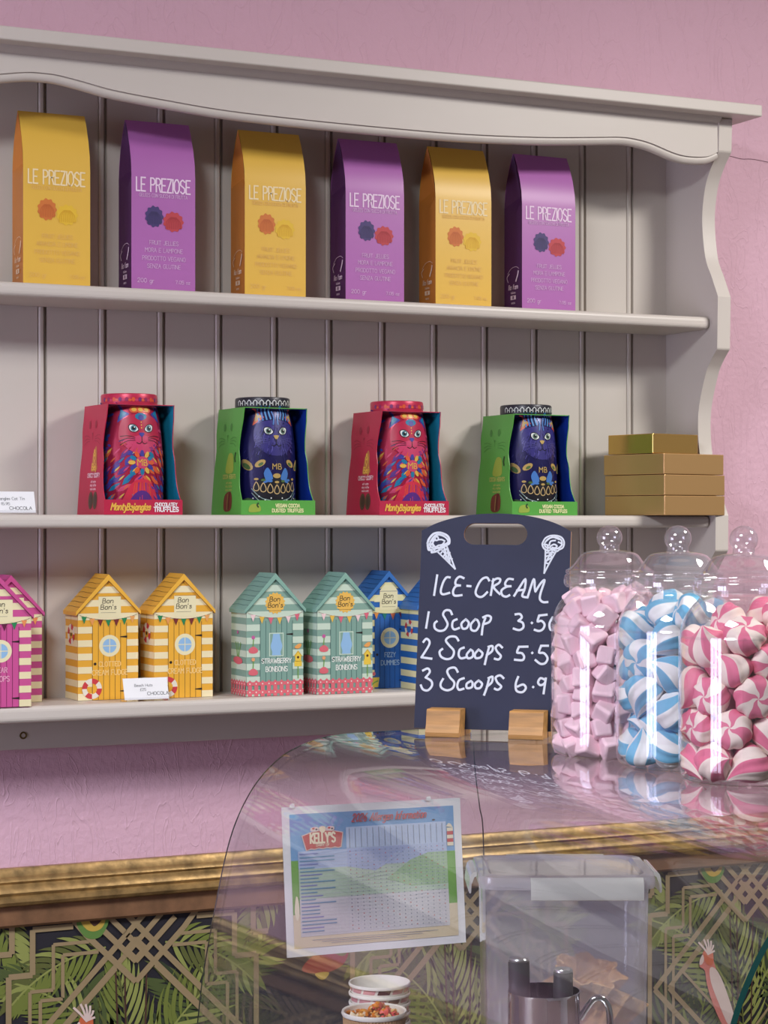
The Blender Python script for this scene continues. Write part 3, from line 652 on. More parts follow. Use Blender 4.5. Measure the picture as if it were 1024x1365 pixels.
# ------------------------------------------------------------------ beach-hut sweet boxes on the bottom shelf
PAL = {'yellow': dict(main=(236, 176, 58), pale=(244, 232, 190), roof=(240, 184, 66), line=(120, 84, 40), text=(250, 214, 140), door=(240, 180, 58), t=('CLOTTED', 'CREAM FUDGE'), fl=((40, 136, 84), (236, 160, 92), (120, 42, 44), (40, 136, 84), (120, 42, 44), (40, 136, 84), (236, 170, 100))),
       'teal': dict(main=(136, 172, 158), pale=(206, 226, 208), roof=(136, 180, 166), line=(66, 104, 104), text=(240, 244, 238), door=(130, 168, 156), t=('STRAWBERRY', 'BONBONS'), fl=((244, 214, 216), (238, 196, 84), (222, 106, 128), (238, 196, 84), (244, 214, 216), (222, 106, 128))),
       'blue': dict(main=(40, 104, 184), pale=(232, 226, 176), roof=(54, 116, 192), line=(22, 54, 110), text=(160, 190, 220), door=(40, 100, 180), t=('FIZZY', 'DUMMIES'), fl=((100, 40, 70), (230, 150, 80), (30, 120, 110), (200, 110, 80), (100, 40, 70), (30, 120, 110))),
       'pink': dict(main=(206, 84, 150), pale=(240, 230, 186), roof=(204, 82, 148), line=(110, 30, 76), text=(236, 170, 200), door=(206, 84, 152), t=('PEAR', 'DROPS'), fl=((120, 42, 44), (40, 136, 84), (236, 160, 92), (100, 26, 66), (40, 136, 84), (236, 150, 92)))}
HW, HD, HE, HA = .0952, .064, .1325, .1845
def hut(kind):
    p = PAL[kind]; mm = lambda n: mat('hut_%s_%s' % (kind, n), p[n], .5)
    main, pale, roof, line, text, door = [mm(n) for n in ('main', 'pale', 'roof', 'line', 'text', 'door')]
    C = lambda n, c: mat('hut_'+n, c, .5)
    red, whi, blk, sky, cream = C('red', (206, 62, 70)), C('white', (236, 230, 218)), C('black', (36, 26, 26)), C('sky', (150, 194, 234)), C('cream', (240, 232, 190))
    root = thing('sweet_box', 'x', 'box', (0, 0, 0)); hw, hd = HW/2, HD/2
    b = MB()
    ol = [(-hw, 0), (hw, 0), (hw, HE), (0, HA-.004), (-hw, HE)]
    b.prism(ol, lambda a, z, d: (a, d, z), -hd, hd, main)
    F = flat((-hw, -hd, 0), (1, 0, 0), (0, 0, 1), .0001); Ls = flat((-hw, hd, 0), (0, -1, 0), (0, 0, 1), .0001); Rs = flat((hw, -hd, 0), (0, 1, 0), (0, 0, 1), .0001)
    gw = lambda z: HW if z <= HE else max(0., HW*(HA-.004-z)/(HA-.004-HE))
    st = .0101
    for k in range(0, 18, 2):
        z0, z1 = k*st, (k+1)*st
        if z0 > HA-.008: break
        z1 = min(z1, HA-.006)
        for S in (Ls, Rs):
            if z0 < HE: b.rect(S, 0, HD, z0, min(z1, HE), pale, 1)
        if z0 < .117 and z1 <= .122:
            b.rect(F, 0, .0227, z0, z1, pale, 1); b.rect(F, .0767, HW, z0, z1, pale, 1)
        else:
            g0, g1 = gw(z0)/2, gw(z1)/2; b.shape(F, [(hw-g0, z0), (hw+g0, z0), (hw+g1, z1), (hw-g1, z1)], pale, 1)
    if kind != 'blue':
        g0, g1 = gw(.1315)/2, gw(.1415)/2; b.shape(F, [(hw-g0*.96, .1315), (hw+g0*.96, .1315), (hw+g1*.97, .1415), (hw-g1*.97, .1415)], main, 2)
    # door and planks
    b.rect(F, .0227, .0767, 0, .1165, door, 2)
    for x in (.0227, .0320, .0402, .0497, .0585, .0672, .0767): b.rect(F, x-.0004, x+.0004, 0, .1165, line, 3)
    b.disc(F, .0268, .0546, .0022, blk, 5)
    for z in (.0950, .0125) if kind != 'teal' else (.0950,): b.shape(F, [(.0663, z-.0006), (.0775, z-.0017), (.0775, z+.0017), (.0663, z+.0006)], blk, 5)
    if kind == 'teal':
        b.rect(F, .0375, .0618, .0610, .0975, cream if False else pale, 4); b.rect(F, .0390, .0603, .0625, .0960, main, 5)
        b.shape(F, cat([(.0420, .0625), (.0425, .068), (.0400, .0765), (.0425, .086), (.0440, .0960)], 4)+cat([(.0550, .0960), (.0570, .086), (.0595, .0765), (.0568, .068), (.0575, .0625)], 4), sky, 6)
    else:
        wx = .0497; b.disc(F, wx, .0816, .0165, cream, 4, n=32); b.disc(F, wx, .0816, .0108, sky, 5, n=28)
        b.rect(F, wx-.0006, wx+.0006, .0708, .0924, cream, 6); b.rect(F, wx-.0108, wx+.0108, .0810, .0822, cream, 6)
    b.text(F, p['t'][0], .0500, .0505, .0072, text, 6, w=.0012, xs=.76); b.text(F, p['t'][1], .0500, .0375, .0076, text, 6, w=.0012, xs=.76)
    # sign in the gable
    if kind == 'teal':
        sun = C('sun', (240, 192, 92)); b.shape(F, [(hw+(.0172 if k % 2 else .0148)*math.cos(PI*k/16), .1435+(.0172 if k % 2 else .0148)*math.sin(PI*k/16)) for k in range(32)], sun, 4)
    elif kind == 'blue':
        b.shape(F, [(hw-.016, .127), (hw+.016, .127), (hw+.016, .158), (hw+.008, .167), (hw-.008, .167), (hw-.016, .158), (hw-.016, .150), (hw-.026, .144), (hw-.026, .140), (hw-.016, .140)], cream, 4); b.rect(F, hw-.016, hw+.016, .1570, .1576, line, 5)
    else:
        b.rect(F, .0322, .0676, .1245, .1565, cream, 4); b.rect(F, .033, .067, .1566, .1570, line, 5)
    ink = C('ink', (70, 62, 50))
    b.text(F, 'Bon', hw-.001, .1465, .0070, ink, 6, w=.0009, xs=1.15, slant=.15); b.text(F, "Bon's", hw, .1370, .0072, ink, 6, w=.0009, xs=1.12, slant=.15); b.rect(F, hw-.012, hw+.012, .1318, .1322, ink, 6)
    # bunting
    cv = lambda t: (.0025+(HW-.005)*t, .1285-.0075*4*t*(1-t))
    b.ribbon(F, [cv(k/16) for k in range(17)], .0005, blk if kind != 'teal' else C('string', (170, 120, 110)), 6)
    n = len(p['fl'])
    for k, c in enumerate(p['fl']):
        t = (k+.55)/(n+.1); x, z = cv(t); b.shape(F, [(x-.0043, z), (x+.0001, z-.0108), (x+.0043, z+.0001)], C('flag_%d_%d_%d' % c, c), 7)
    def ring(S, cx, cz, r0, r1, l, sx=1.):
        for k in range(8):
            aa = [2*PI*(k+q/5)/8 for q in range(6)]; b.shape(S, [(cx+sx*r1*math.cos(t), cz+r1*math.sin(t)) for t in aa]+[(cx+sx*r0*math.cos(t), cz+r0*math.sin(t)) for t in aa[::-1]], red if k % 2 else whi, l)
    if kind == 'teal':
        pk, yl, gr, pur = C('picket', (224, 110, 122)), C('birdhouse', (240, 206, 76)), C('leaf', (120, 170, 84)), C('flower', (200, 96, 160))
        for S, L_ in ((F, HW), (Ls, HD), (Rs, HD)):
            for k in range(round(L_/.0105)):
                x = (k+.5)*L_/round(L_/.0105); b.shape(S, [(x-.0032, 0), (x+.0032, 0), (x+.0032, .022), (x, .025), (x-.0032, .022)], pk, 8)
            for z in (.0035, .0165): b.rect(S, 0, L_, z, z+.0055, pk, 7)
            for k in range(round(L_/.0105)):
                x = (k+.5)*L_/round(L_/.0105)
                for z in (.0062, .0192): b.disc(S, x, z, .0012, whi, 9, n=8)
        for z, c in ((.064, pur), (.030, C('peach', (240, 170, 120)))):
            b.shape(F, cat([(.004, z+.004), (.004, z+.009), (.0110, z+.013), (.018, z+.009), (.018, z+.004), (.011, z+.002)], 3, True), pk, 5); b.ribbon(F, [(.0105, z+.012), (.0115, z+.024)], .0016, gr, 4); b.disc(F, .0110, z+.027, .0030, c, 5, n=10)
        x = .0862
        b.ribbon(F, [(x, .026), (x, .048)], .0016, gr, 4); b.rect(F, x-.0062, x+.0062, .0445, .0525, yl, 5); b.shape(F, [(x-.0050, .052), (x+.0050, .052), (x+.0050, .061), (x, .067), (x-.0050, .061)], yl, 5); b.disc(F, x, .0585, .0021, C('hole', (90, 50, 30)), 6, n=10); b.ribbon(F, [(x-.0062, .0605), (x, .068), (x+.0062, .0605)], .0014, C('birdroof', (222, 180, 60)), 6)
        b.shape(F, cat([(x-.006, .074), (x-.002, .078), (x+.003, .080), (x+.006, .078), (x+.003, .073), (x-.002, .072)], 3, True), C('bird', (238, 168, 92)), 5)
        b.shape(Ls, cat([(.012, .052), (.013, .058), (.030, .060), (.046, .057), (.047, .051), (.030, .048)], 3, True), pk, 5)
        for e in (-.006, .0, .007): b.ribbon(Ls, cat([(.030+e*.5, .059), (.030+e, .072), (.030+e*1.6, .082)], 3), .0028, gr, 4)
        b.disc(Ls, .029, .098, .003, pur, 5, n=10)
    elif kind == 'blue':
        ring(Ls, .030, .098, .0075, .0140, 4, 1.05); b.ribbon(Ls, [(.030, .112), (.030, .130)], .0006, blk, 3)
        yl = C('bucket', (226, 206, 84)); b.shape(F, [(.0175, 0.002), (.0285, .002), (.031, .018), (.0150, .018)], yl, 5); b.ribbon(F, cat([(.0175, .006), (.0225, .010), (.028, .012)], 3), .0022, C('leaf', (120, 170, 84)), 6); b.disc(F, .021, .024, .003, C('picket', (224, 110, 122)), 6, n=10)
    else:
        ring(F, .0219, .0172, .0080, .0155, 6)
        ring(Ls, .031, .0990, .0075, .0155, 4, 1.15); b.ribbon(Ls, [(.031, .114), (.031, .131)], .0006, blk, 3); b.disc(Ls, .031, .0985, .003, blk, 4, n=8)
    b.build('box', root)
    # roof of two pitched leaves with boards and a bright front edge
    r = MB(); T = .0030; ov, fo = .0034, .0026
    ang = math.atan2(HA-HE, hw); dx, dz = math.cos(ang), math.sin(ang)
    apex = (0, HA+.0058); foot = (hw+ov, HE-ov*dz/dx+.0012)
    ol = [(-foot[0], foot[1]-.0016), (0, apex[1]-.0100), (foot[0], foot[1]-.0016), (foot[0]+.0004, foot[1]+.0040), (0, apex[1]), (-foot[0]-.0004, foot[1]+.0040)]
    r.prism(ol, lambda a, z, d: (a, d, z), -hd-fo, hd+fo*.2, roof)
    for s in (-1, 1):
        n = Vector((s*dz, 0, dx)); Lr = math.hypot(foot[0], apex[1]-foot[1]-.004)
        up = (Vector((0, 0, apex[1]))-Vector((s*(foot[0]+.0004), 0, foot[1]+.004))).normalized()
        o0 = Vector((s*(foot[0]+.0004), hd if s < 0 else -hd-fo, foot[1]+.004))
        Sf = flat(o0, (0, -1, 0) if s < 0 else (0, 1, 0), up, .0001)
        for k in range(1, 8):
            d = Lr*k/8; r.ribbon(Sf, cat([(.001, d-.0012), (.02, d+.0008), (.045, d-.0004), (HD+fo*.7, d)], 4), .0007, line, 1, cap=False)
    Sf = flat((0, -hd-fo, 0), (1, 0, 0), (0, 0, 1), .0001)
    for s in (-1, 1): r.ribbon(Sf, [(s*(foot[0]-.0004), foot[1]-.0014), (0, apex[1]-.0099)], .0007, line, 1)
    r.build('roof', root)
    return root
huts = [('pink', .8290, -.149, 0.0, 'magenta striped hut-shaped sweet box cut off by the left edge, front one'),
        ('pink', .8645, -.0815, 0, 'magenta striped hut-shaped sweet box tucked behind the front magenta one'),
        ('yellow', .9178+HW, -.090, 0, 'yellow striped hut-shaped sweet box, left one of two'),
        ('yellow', 1.0335+HW, -.105, 0, 'yellow striped hut-shaped sweet box, right one, behind the white price card'),
        ('teal', 1.1742+HW, -.132, 0, 'sage green hut-shaped sweet box with a red picket fence, beside the yellow boxes'),
        ('teal', 1.2890+HW, -.142, 0, 'sage green hut-shaped sweet box with a red picket fence, overlapping the blue ones'),
        ('blue', 1.3965+HW, -.076, 0, 'blue hut-shaped sweet box behind the sage green box, round window in its door'),
        ('blue', 1.4665+HW, -.1405, 0, 'blue and cream striped hut-shaped sweet box half hidden by the chalkboard')]
hp = {}
for k, xr, yf, rz, l in huts:
    loc = (xr-HW/2, yf+HD/2, 1.2295)
    if k not in hp: hp[k] = hut(k); o = hp[k]; o.location = loc
    else: o = dup(hp[k], loc, rz)
    tag(o, l, 'sweet box', 'hut-shaped sweet boxes on the bottom shelf')

# ------------------------------------------------------------------ price cards in clear holders
CARD = mat('price_card', (236, 238, 242), .45); CINK = mat('card_ink', (120, 122, 128), .6); CINK2 = mat('card_ink_dark', (60, 62, 68), .6)
ACR = glass('clear_acrylic', (.97, .97, .98), .03)
def price_card(x0, x1, y, z, h_, lines, label, rz=0):
    wd = x1-x0; root = thing('price_card', label, 'price card', (x0, y, z), rz, 'white price cards on the shelves')
    S0 = flat((0, 0, .0022), (1, 0, 0), (0, math.tan(math.radians(19)), 1))
    b = MB(); vs = [S0(a, q, 0) for a, q in ((0, 0), (wd, 0), (wd, h_), (0, h_))]; n = Vector((0, 1, 0))*.0007
    b.add(vs+[v+n for v in vs], [(0, 1, 2, 3), (7, 6, 5, 4), (0, 4, 5, 1), (1, 5, 6, 2), (2, 6, 7, 3), (3, 7, 4, 0)], CARD)
    for t, a, q, hh, m, xs in lines: b.text(S0, t, a*wd, q*h_, hh, m, 2, w=hh*.12, xs=xs)
    b.build('card', root)
    g = MB(); g.box(-.004, wd+.004, -.004, .016, 0, .0016, ACR); g.box(-.004, wd+.004, -.0046, -.0030, .0016, .006, ACR)
    A = flat((-.004, .0026, .0016), (1, 0, 0), (0, math.tan(math.radians(19)), 1)); g.poly([A(a, q) for a, q in ((0, 0), (wd+.008, 0), (wd+.008, h_+.002), (0, h_+.002))], ACR)
    g.build('holder', root)
price_card(.9760, 1.0460, -.138, 1.2295, .0335, [('Beach Huts', .45, .60, .0040, CINK, 1), ('\u00a325', .43, .40, .0040, CINK, 1), ('CHOCOLA', .76, .20, .0048, CINK2, 1.1)], 'white price card in front of the two yellow hut boxes')
price_card(.7480, .8410, -.132, 1.5105, .0330, [('Monty Bejangles Cat Tin', .50, .60, .0042, CINK, .95), ('15.95', .52, .36, .0040, CINK, 1), ('CHOCOLA', .76, .14, .0048, CINK2, 1.1)], 'white price card on the middle shelf at the left edge')

# ------------------------------------------------------------------ the glass-topped display counter
ZT = 1.219
GL = glass('counter_glass', (.972, .98, .982), .04, haze=.014, hazecol=(205, 195, 205)); GE = mat('glass_edge', (30, 92, 90), .15, spec=.8); GEL = mat('glass_edge_far', (52, 60, 60), .2)  # counter glass haze: veil of reflected room light put into the colour
curve = cat([(.9020, .62), (.9105, .76), (.9206, .8536), (.9290, .92), (.9458, 1.0059), (.9608, 1.0727), (.9770, 1.118), (1.0010, 1.158), (1.0316, 1.1880), (1.0600, 1.2035), (1.0959, 1.2140), (1.1330, 1.2180), (1.18, ZT-.0002), (1.23, ZT-.0001), (1.46, ZT-.0001)], 6)
def offset(c, d):
    o = []
    for i, p in enumerate(c):
        a, b_ = Vector(c[max(i-1, 0)]), Vector(c[min(i+1, len(c)-1)]); t = (b_-a).normalized(); o.append((p[0]+t.y*d, p[1]-t.x*d))
    return o
inner = offset(curve, .006)
ctr = thing('display_counter', 'ice cream display counter with a curved clear glass front and glass top', 'counter', (1.2, -1.16, 0))
def CT(mb, name, **k): return mb.build(name, ctr, (-1.2, 1.16, 0), **k)
YN, YF = -1.715, -.606
b = MB(); n = len(curve)
for c, fl in ((curve, 0), (inner, 1)):
    vs = [(x, y, z) for x, z in c for y in (YN, YF)]; fs = [(2*i, 2*i+2, 2*i+3, 2*i+1) for i in range(n-1)]
    b.add(vs, [f[::-1] for f in fs] if fl else fs, GL)
for y, m, fl in ((YN, GE, 0), (YF, GL, 1)):
    vs = [(x, y, z) for x, z in curve]+[(x, y, z) for x, z in inner]; fs = [(i, i+1, n+i+1, n+i) for i in range(n-1)]
    b.add(vs, [f[::-1] for f in fs] if fl else fs, m)
CT(b, 'curved_glass', smooth=40)
b = MB(); pane = curve+[(1.46, .62)]
for y, fl in ((YF+.0005, 0), (YF+.0060, 1)): b.poly([(x, y, z) for x, z in (pane if not fl else pane[::-1])], GL)
for y0, y1, m in ((YF+.0005, YF+.0040, GL), (YF+.0040, YF+.0060, GEL)):
    vs = [(x, y, z) for y in (y0, y1) for x, z in curve]; b.add(vs, [(i, n+i, n+i+1, i+1) for i in range(n-1)], m)
edge_in = offset(curve, .0018); vs = [(x, YF+.0061, z) for x, z in curve]+[(x, YF+.0061, z) for x, z in edge_in]; b.add(vs, [(i, i+1, n+i+1, n+i) for i in range(n-1)], GEL)
CT(b, 'end_glass')
RAILM = mat('counter_rail', (112, 104, 110), .5); STEEL = mat('brushed_steel', (190, 190, 192), .3, .9); CAB = mat('counter_panel', (200, 198, 196), .5)
b = MB(); b.box(.905, 1.50, YN, YF+.006, 0, .60, CAB); CT(b, 'cabinet', bevel=.004)
b = MB(); b.box(.935, 1.50, YN+.004, YF-.001, .60, .800, STEEL); CT(b, 'inner_deck', bevel=.003)
b = MB(); b.box(1.452, 1.47, YN, YF+.006, ZT-.016, ZT-.0062, RAILM); b.box(1.452, 1.47, YN, YN+.018, .80, ZT-.016, STEEL); CT(b, 'back_rail', bevel=.002)

# notice taped inside the end glass
P0 = Vector((1.0337, YF-.0040, 1.1267)); pr_ = Vector((1.2958-1.0337, 0, -.0020)); 
NW, NH = .2625, .1965
rotn = math.radians(-1.2); ux = Vector((math.cos(rotn)*1, 0, math.sin(rotn)+.012)).normalized(); uz = Vector((-.036, 0, 1)).normalized()
NT = thing('notice', 'printed notice with a blue and green picture and a table, taped to the end glass', 'notice', (1.17, YF-.004, .93))
o0 = P0-uz*NH-Vector((1.17, YF-.004, .93))
def NS(a, t, l=0):   # a, t: fractions across and down
    curl = .004*(1-math.cos(PI*t))*.5*(1 if a > .5 else .6)
    return o0+ux*(a*NW)+uz*((1-t)*NH)+Vector((0, -.0012-curl-.00016*l, 0))
b = MB(); PAPER = mat('notice_paper', (232, 232, 238), .6); K = lambda n, c: mat('notice_'+n, c, .6)
def cell(a0, a1, t0, t1, m, l, na=6, nt=10):
    vs = [NS(a0+(a1-a0)*i/na, t0+(t1-t0)*j/nt, l) for j in range(nt+1) for i in range(na+1)]
    b.add(vs, [(j*(na+1)+i, (j+1)*(na+1)+i, (j+1)*(na+1)+i+1, j*(na+1)+i+1) for j in range(nt) for i in range(na)], m)
cell(0, 1, 0, 1, PAPER, 0)
vs = [NS(i/6, j/10, -6) for j in range(11) for i in range(7)]; b.add(vs, [(j*7+i, j*7+i+1, (j+1)*7+i+1, (j+1)*7+i) for j in range(10) for i in range(6)], PAPER)
cell(.040, .958, .050, .40, K('sky', (116, 164, 212)), 1); cell(.040, .958, .36, .80, K('hill', (112, 170, 74)), 2); cell(.040, .958, .72, .945, K('sand', (222, 206, 176)), 3)
SN = lambda a, t, l=0: NS(a, t, l)
cell(.078, .910, .300, .42, K('tsky', (176, 192, 226)), 5, 6, 2); cell(.078, .910, .42, .62, K('tgreen', (182, 204, 184)), 5, 6, 4); cell(.078, .910, .62, .870, K('tpale', (208, 206, 212)), 5, 6, 5); cell(.345, .910, .155, .300, K('thead', (186, 204, 234)), 5, 6, 3)
b.shape(SN, [(.56, .52), (.70, .40), (.80, .36), (.910, .36), (.910, .58), (.70, .58)], K('tgreen2', (158, 190, 152)), 6); b.shape(SN, [(.345, .30), (.70, .30), (.62, .38), (.50, .46), (.345, .42)], K('tsky2', (164, 180, 222)), 6)
tl_, gr_, rd_ = K('teal_text', (104, 152, 188)), K('grey_line', (120, 132, 156)), K('red', (200, 66, 66))
rr = random.Random(3)
for k in range(23):
    t = .318+k*.0236; b.ribbon(SN, [(.085, t), (.085+rr.choice((.09, .10, .08, .12, .19, .10)), t)], .0075, tl_ if k % 3 else K('violet_text', (128, 136, 196)), 8, cap=False)
    b.ribbon(SN, [(.085, t+.0125), (.905, t+.0125)], .0014, K('rule', (198, 200, 216)), 7, cap=False)
for k in range(17):
    a = .362+k*.0328; b.ribbon(SN, [(a, .165), (a, .295)], .0030, gr_, 8, cap=False); b.ribbon(SN, [(a-.0164, .165), (a-.0164, .868)], .0010, K('rule', (198, 200, 216)), 7, cap=False)
    for j in range(22): b.rect(SN, a-.0028, a+.0028, .316+j*.0249, .3215+j*.0249, gr_ if (j*7+k*3) % 5 else rd_, 8)
for k in range(3): b.ribbon(SN, [(.14+.05*k, .895+.013*k), (.84-.09*k, .895+.013*k)], .0028, gr_, 8, cap=False)
NT2 = lambda a, q, l=0: NS(a/NW, 1-q/NH, l)     # in metres from the lower left
b.text(NT2, '2026 Allergen Information', NW*.585, .880*NH, .0100, rd_, 9, w=.0013, xs=.66, slant=.3)
b.shape(SN, [(.100, .195), (.155, .172), (.215, .163), (.275, .170), (.330, .185), (.318, .285), (.300, .292), (.280, .286), (.258, .292), (.238, .286), (.215, .293), (.190, .287), (.170, .294), (.150, .290), (.122, .300)], K('logo_edge', (226, 196, 190)), 6)
b.shape(SN, [(.106, .200), (.157, .177), (.215, .168), (.273, .175), (.324, .190), (.313, .280), (.300, .285), (.280, .279), (.258, .285), (.238, .279), (.215, .286), (.190, .280), (.170, .287), (.150, .283), (.126, .294)], K('logo_red', (198, 62, 58)), 7)
b.text(NT2, "KELLY'S", .215*NW, .752*NH, .0125, K('cream', (244, 226, 196)), 9, w=.0025, xs=.55)
b.text(NT2, 'DAIRY OF CORNWALL'[:8], .215*NW, .7285*NH, .0030, K('cream', (244, 226, 196)), 9, w=.0005)
for a in (.172, .258): b.shape(SN, cat([(a-.022, .150), (a, .140), (a+.022, .148), (a+.018, .168), (a-.018, .170)], 3, True), K('cow', (232, 214, 210)), 8); b.disc(SN, a-.006, .152, .008, rd_, 9, ry=.007, n=8); b.disc(SN, a+.010, .158, .006, K('ink', (60, 44, 50)), 9, n=8)
b.shape(SN, cat([(.197, .146), (.215, .138), (.233, .146), (.230, .170), (.215, .185), (.200, .170)], 3, True), K('cream', (244, 226, 196)), 9)
b.shape(SN, [(.910, .190), (.950, .200), (.938, .175), (.925, .168)], K('cream2', (236, 226, 200)), 6)
for k, t in enumerate((.20, .225, .25, .275, .30)): b.rect(SN, .914, .950, t, t+.024, K('cream2', (236, 226, 200)) if k % 2 == 0 else rd_, 6)
b.shape(SN, cat([(.048, .70), (.058, .60), (.070, .62), (.074, .72), (.060, .76)], 3, True), K('cream2', (236, 226, 200)), 6)
b.disc(SN, .84, .140, .010, K('ink', (60, 44, 50)), 6, ry=.006, n=6)
b.build('sheet', NT, smooth=40)
TP = mat('tape', (238, 238, 244), .25)
for a in (.055, .815):
    t = MB(); t.shape(SN, cat([(a-.012, -.018), (a+.010, -.022), (a+.012, .004), (a-.010, .006)], 3, True), TP, 10); t.build('tape', NT)

# little white bumpers on the end glass
for x, z in ((1.1225, 1.0405), (1.0985, 1.0445)):
    b = MB(); b.lathe([(.0022, 0), (.0020, .0015), (0, .0020)], TP, 14, caps=False); o = b.build('glass_bumper', ctr, (x-1.2, YF-.0002+1.16, z), (PI/2, 0, 0), smooth=50); tag(o, 'tiny clear bumper stuck on the end glass')
# thin dark cable hanging by the end glass
b = MB(); b.tube(cat([(1.3015, -.640, 1.205), (1.3045, -.640, 1.160), (1.3110, -.640, 1.115), (1.3170, -.640, 1.060), (1.318, -.640, .8000)], 6), .0009, mat('cable', (40, 30, 36), .5), 8)
tag(b.build('cable', smooth=60), 'thin dark cable hanging behind the plastic tub', 'cable')

# pen strokes on the chalkboard (tenths of a millimetre from its lower left corner) and how the sweets lie in their jars
STROKES = '237,2037 205,1768;413,2008 365,2007 321,1935 294,1821 327,1780 415,1801;603,1999 546,2019 499,1977 495,1915 558,1901;558,1901 496,1889 463,1822 486,1765 584,1772;653,1896 702,1892;950,1970 917,2011 855,1990 805,1918 771,1815 801,1760 864,1754 930,1816;1007,1991 978,1776;992,1961 1053,1998 1099,1988 1086,1941 1015,1889 1059,1828 1102,1791;1272,1989 1209,1993 1169,1941 1181,1901 1244,1897;1244,1897 1182,1886 1121,1839 1134,1777 1186,1757 1231,1778;1294,1769 1368,1892 1437,1991 1435,1872 1403,1770 1476,1750;1328,1840 1431,1852;1476,1754 1541,1975 1562,1965 1566,1894 1576,1837 1586,1843 1635,1925 1685,1980 1692,1956 1649,1813 1641,1731 1684,1691 1745,1692;140,1540 113,1328;460,1513 430,1564 367,1564 338,1512 372,1451 406,1379 367,1307 293,1291 233,1326 226,1387 257,1418;529,1449 478,1421 470,1349 503,1313 565,1334;651,1450 594,1392 614,1327 670,1336 694,1404 651,1450;780,1452 724,1384 733,1312 796,1303 835,1375 812,1436 780,1452;915,1468 887,1376 875,1249;884,1478 945,1503 992,1479 969,1417 887,1386;1318,1524 1380,1529 1406,1484 1362,1439;1362,1439 1421,1413 1431,1352 1377,1317 1300,1336;1540,1417 1547,1411;1740,1525 1638,1512;1638,1512 1620,1436 1671,1443 1713,1397 1695,1336 1644,1309 1582,1324;1817,1489 1779,1408 1797,1327 1858,1348 1876,1429 1817,1489;82,1139 122,1183 165,1150 155,1085 65,935;65,935 132,927 205,919;561,1165 521,1215 435,1213 390,1163 440,1099 505,1026 484,942 409,917 332,949 310,1013 347,1051;640,1074 584,1045 572,971 607,931 673,946;731,1048 681,983 702,933 761,956 764,1021 731,1048;839,1050 794,994 805,939 871,949 893,1005 839,1050;979,1080 954,978 930,858;969,1089 1025,1099 1022,1034 954,982;1157,1083 1109,1119 1069,1081 1093,1026 1142,972 1115,926 1059,934;1498,1101 1381,1096;1381,1096 1359,1022 1421,1014 1454,969 1433,922 1330,926;1558,1022 1564,1016;1770,1117 1677,1115;1677,1115 1652,1027 1717,1019 1766,956 1740,891 1676,878 1606,926;91,759 157,788 187,743 133,668;133,668 211,623 223,559 169,498 102,510 71,565;567,750 527,805 451,794 425,747 466,674 525,611 509,537 434,504 357,534 340,589 372,654;655,669 590,640 568,566 594,515 656,531;750,634 695,596 701,541 763,552 774,607 750,634;854,642 808,599 819,544 876,545 902,601 854,642;993,667 969,556 935,455;984,676 1039,695 1032,622 969,565;1189,680 1141,716 1083,687 1107,623 1161,570 1120,527 1073,540;1384,702 1354,610 1368,519 1447,503 1491,559 1453,603 1379,574;1585,575 1591,570;1737,673 1681,690 1650,635 1684,599 1739,627 1752,691 1740,591 1728,491;88,2472 106,2527 159,2591 229,2611 290,2601 352,2572 384,2527 386,2468 357,2448 317,2423 239,2368 169,2348 148,2348 147,2378 107,2378 95,2417 88,2472;123,2487 180,2566 250,2581 333,2547 370,2488 316,2448 217,2398 136,2418 123,2487;104,2437 152,2517 220,2591 311,2582;186,2547 221,2557 233,2517 198,2507 186,2547;243,2517 283,2517 324,2497;153,2497 182,2517 159,2467 196,2418 236,2438 286,2448 315,2478;116,2398 154,2467 178,2378 227,2418 258,2388 307,2438;229,2354 344,2250 480,2123;480,2123 435,2231 352,2433;266,2319 319,2379 374,2389;308,2280 341,2329 401,2339;355,2240 379,2270 434,2256;317,2418 341,2339 344,2260;278,2388 341,2319 396,2221;359,2399 382,2300 406,2211;1659,2488 1689,2539 1749,2570 1832,2574 1904,2550 1941,2489 1929,2417 1878,2386 1848,2365 1786,2386 1724,2375 1672,2406 1650,2457 1659,2488;1684,2478 1740,2539 1843,2550 1910,2499 1898,2427 1827,2396 1765,2406 1692,2426 1684,2478;1710,2508 1781,2554 1874,2525;1743,2447 1762,2498 1823,2509;1754,2427 1804,2457 1846,2437 1826,2410 1785,2416;1670,2457 1722,2447 1724,2396;1865,2488 1917,2458 1868,2406;1695,2396 1696,2242 1688,2074;1688,2074 1760,2222 1844,2376;1694,2344 1808,2349;1696,2293 1784,2324;1724,2375 1785,2283;1704,2232 1769,2273;1787,2365 1704,2222;1699,2211 1740,2201'
